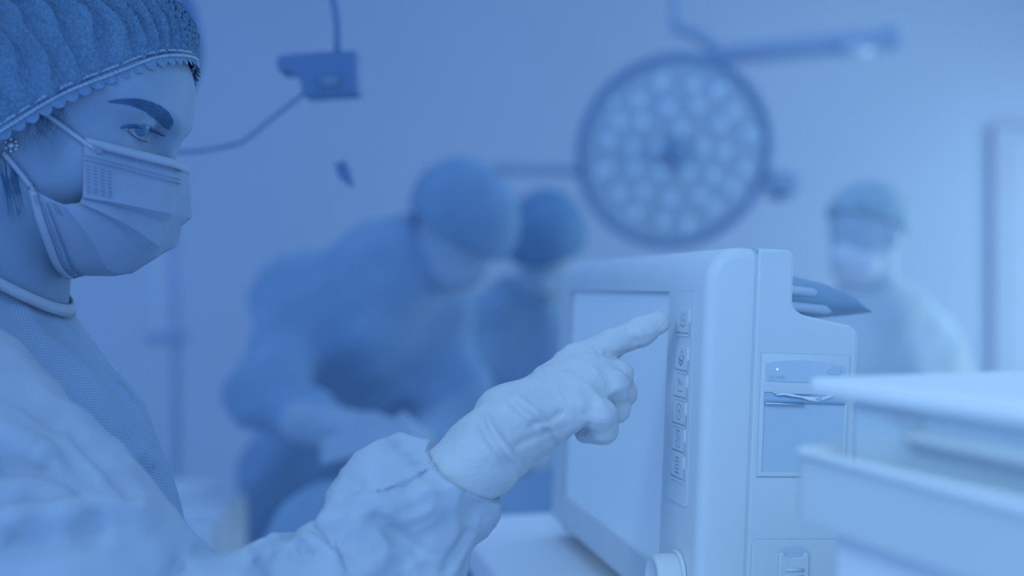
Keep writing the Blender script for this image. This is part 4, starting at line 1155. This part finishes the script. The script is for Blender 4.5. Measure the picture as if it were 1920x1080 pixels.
    for s in (-1, 1):
        mk('mask_tie', G().tube([HFm @ Vector((s*0.058, -0.02, 0.02)), HFm @ Vector((s*0.083, 0.0, -0.01)), HFm @ Vector((s*0.075, 0.03, -0.06))], 0.004, 6), M_smask, mm, world=True)
    if gloves:
        for wr, hn in hands:
            dv = (hn-wr); dn = dv.normalized(); sd = dn.cross(Vector((0, 0.3, 1))).normalized()
            def gl(X):
                d = s_cone(X, tuple(wr-dn*0.05), tuple(wr+dn*0.06), 0.040, 0.040)
                for q, ln in enumerate((0.075, 0.085, 0.08, 0.065)):
                    o = wr+dn*0.07+sd*(q-1.5)*0.020; e = o+dn*ln*0.55; t = e+dn*ln*0.35+Vector((0, 0, -0.03))
                    d = smin(d, smin(s_cone(X, tuple(o), tuple(e), 0.0155, 0.014), s_cone(X, tuple(e), tuple(t), 0.014, 0.012), 0.004), 0.006)
                o = wr+dn*0.03+sd*0.03
                return smin(d, s_cone(X, tuple(o), tuple(o+dn*0.05+sd*0.03), 0.017, 0.014), 0.008)
            c = np.array(tuple(wr+dn*0.05)); v, f = nets(gl, c-0.17, c+0.17, 0.007)
            mk('glove', (relax(v, f, 1), f), M_smask, r, world=True)
    return r
M_skin2 = mat('surgeon_skin', (0.45, 0.55, 0.64), 0.6, 0.2, 0.05, 20)
A_ = P(0, 0, 1)
M_scapB = mat('surgeon_dark_cap', (0.18, 0.30, 0.43), 0.9, 0.1, 0.08, 20)
pA = figure('surgeon in dark gown bending over the operating table in the background', (P(600, 0, 2.42).x, 2.42, 0),
    dict(neck=P(775, 468, 2.24), chest=P(690, 600, 2.32), pelvis=P(610, 930, 2.45),
         l=(P(575, 560, 2.24), P(505, 745, 2.12), P(610, 800, 1.98), P(700, 820, 1.94)),
         r=(P(800, 590, 2.36), P(850, 745, 2.28), P(790, 835, 2.10), P(740, 850, 2.0))),
    M_scap, M_scrub, P(862, 432, 2.2), (0.55, -0.34, -0.76), cs=1.18, co=-0.004)
pB = figure('second surgeon in dark cap standing behind the bending surgeon', (P(1000, 0, 3.15).x, 3.15, 0),
    dict(neck=P(995, 565, 3.02), chest=P(990, 690, 3.10), pelvis=P(985, 960, 3.16),
         l=(P(890, 630, 3.04), P(860, 800, 2.98), P(864, 752, 2.72), P(868, 700, 2.66)),
         r=(P(1090, 630, 3.08), P(1110, 800, 2.98), P(1010, 860, 2.80), P(960, 870, 2.72))),
    M_scapB, M_scrub2, P(1024, 466, 2.9), (-0.20, -0.70, -0.68), hs=1.10, cs=1.16, co=0.0)
M_scap2 = mat('short_hair', (0.48, 0.60, 0.62), 0.8, 0.1, 0.1, 30)
pC = figure('person with short hair and mask standing behind the monitor on the right', (P(1670, 0, 2.6).x, 2.6, 0),
    dict(neck=P(1650, 570, 2.52), chest=P(1662, 715, 2.58), pelvis=P(1680, 1010, 2.62),
         l=(P(1575, 660, 2.50), P(1530, 850, 2.46), P(1480, 960, 2.36), P(1430, 980, 2.30)),
         r=(P(1722, 660, 2.60), P(1768, 850, 2.58), P(1700, 960, 2.44), P(1640, 985, 2.38))),
    M_scap2, M_scrub3, P(1622, 440, 2.5), (-0.80, -0.52, -0.22), hair=True, skin_m=mat('pale_skin', (0.62, 0.71, 0.74), 0.6, 0.2, 0.04, 20), mask_m=M_white)

# ------------------------------------------------------------------ operating table with drapes
ot = root('operating_table', (P(800, 0, 1.7).x, 1.7, 0), 'operating table under dark surgical drapes between the surgeons', 'operating table')
g = G(); rings = []
x0, x1 = P(560, 0, 1.8).x, P(1250, 0, 1.8).x
for i in range(41):
    s = i/40; x = x0+(x1-x0)*s; ring = []
    hgt = 0.97+0.05*math.sin(s*3.1)+0.015*math.sin(s*19)
    for j in range(41):
        t = j/40*2-1
        if abs(t) < 0.5: y = 1.68+t*0.42; z = hgt+0.05*math.cos(t*math.pi)
        else:
            e = (abs(t)-0.5)/0.5; y = 1.68+math.copysign(0.21+0.03*e+0.02*e*math.sin(s*40), t); z = hgt-0.02-e*0.55
        ring.append((x, y, z))
    rings.append(ring)
g.loft(rings, False, False)
o = part('drape', g, M_drape, ot); md = o.modifiers.new('thick', 'SOLIDIFY'); md.thickness = 0.004
part('table_top', G().box((x0+0.02, 1.50, 0.82), (x1-0.02, 1.86, 0.90)), M_steel, ot, smooth='angle', bevel=0.01)
part('column', G().box((x0+0.25, 1.58, 0.05), (x0+0.50, 1.78, 0.82)), M_steel, ot, smooth='angle', bevel=0.02)
part('base', G().box((x0+0.05, 1.50, 0.0), (x0+0.70, 1.86, 0.07)), M_steel, ot, smooth='angle', bevel=0.02)
g = G(); rings = []
for i in range(13):
    s = i/12; ring = []
    for j in range(13):
        t = j/12; u = 600+s*210; w = 850-45*math.sin(s*3.0)+t*60+8*math.sin(s*11+t*5)-(30*max(0, 1-abs(s-0.76)*9)*(1-t))
        p = P(u, w-28, 1.72+0.06*(1-t)); ring.append(p)
    rings.append(ring)
g.loft(rings, False, False)
o = mk('gauze_towel', g, M_smask, None, base=P(700, 874, 1.82)); md = o.modifiers.new('thick', 'SOLIDIFY'); md.thickness = 0.006
tag(o, 'crumpled white towel on the operating table below the surgeon hands', 'towel')
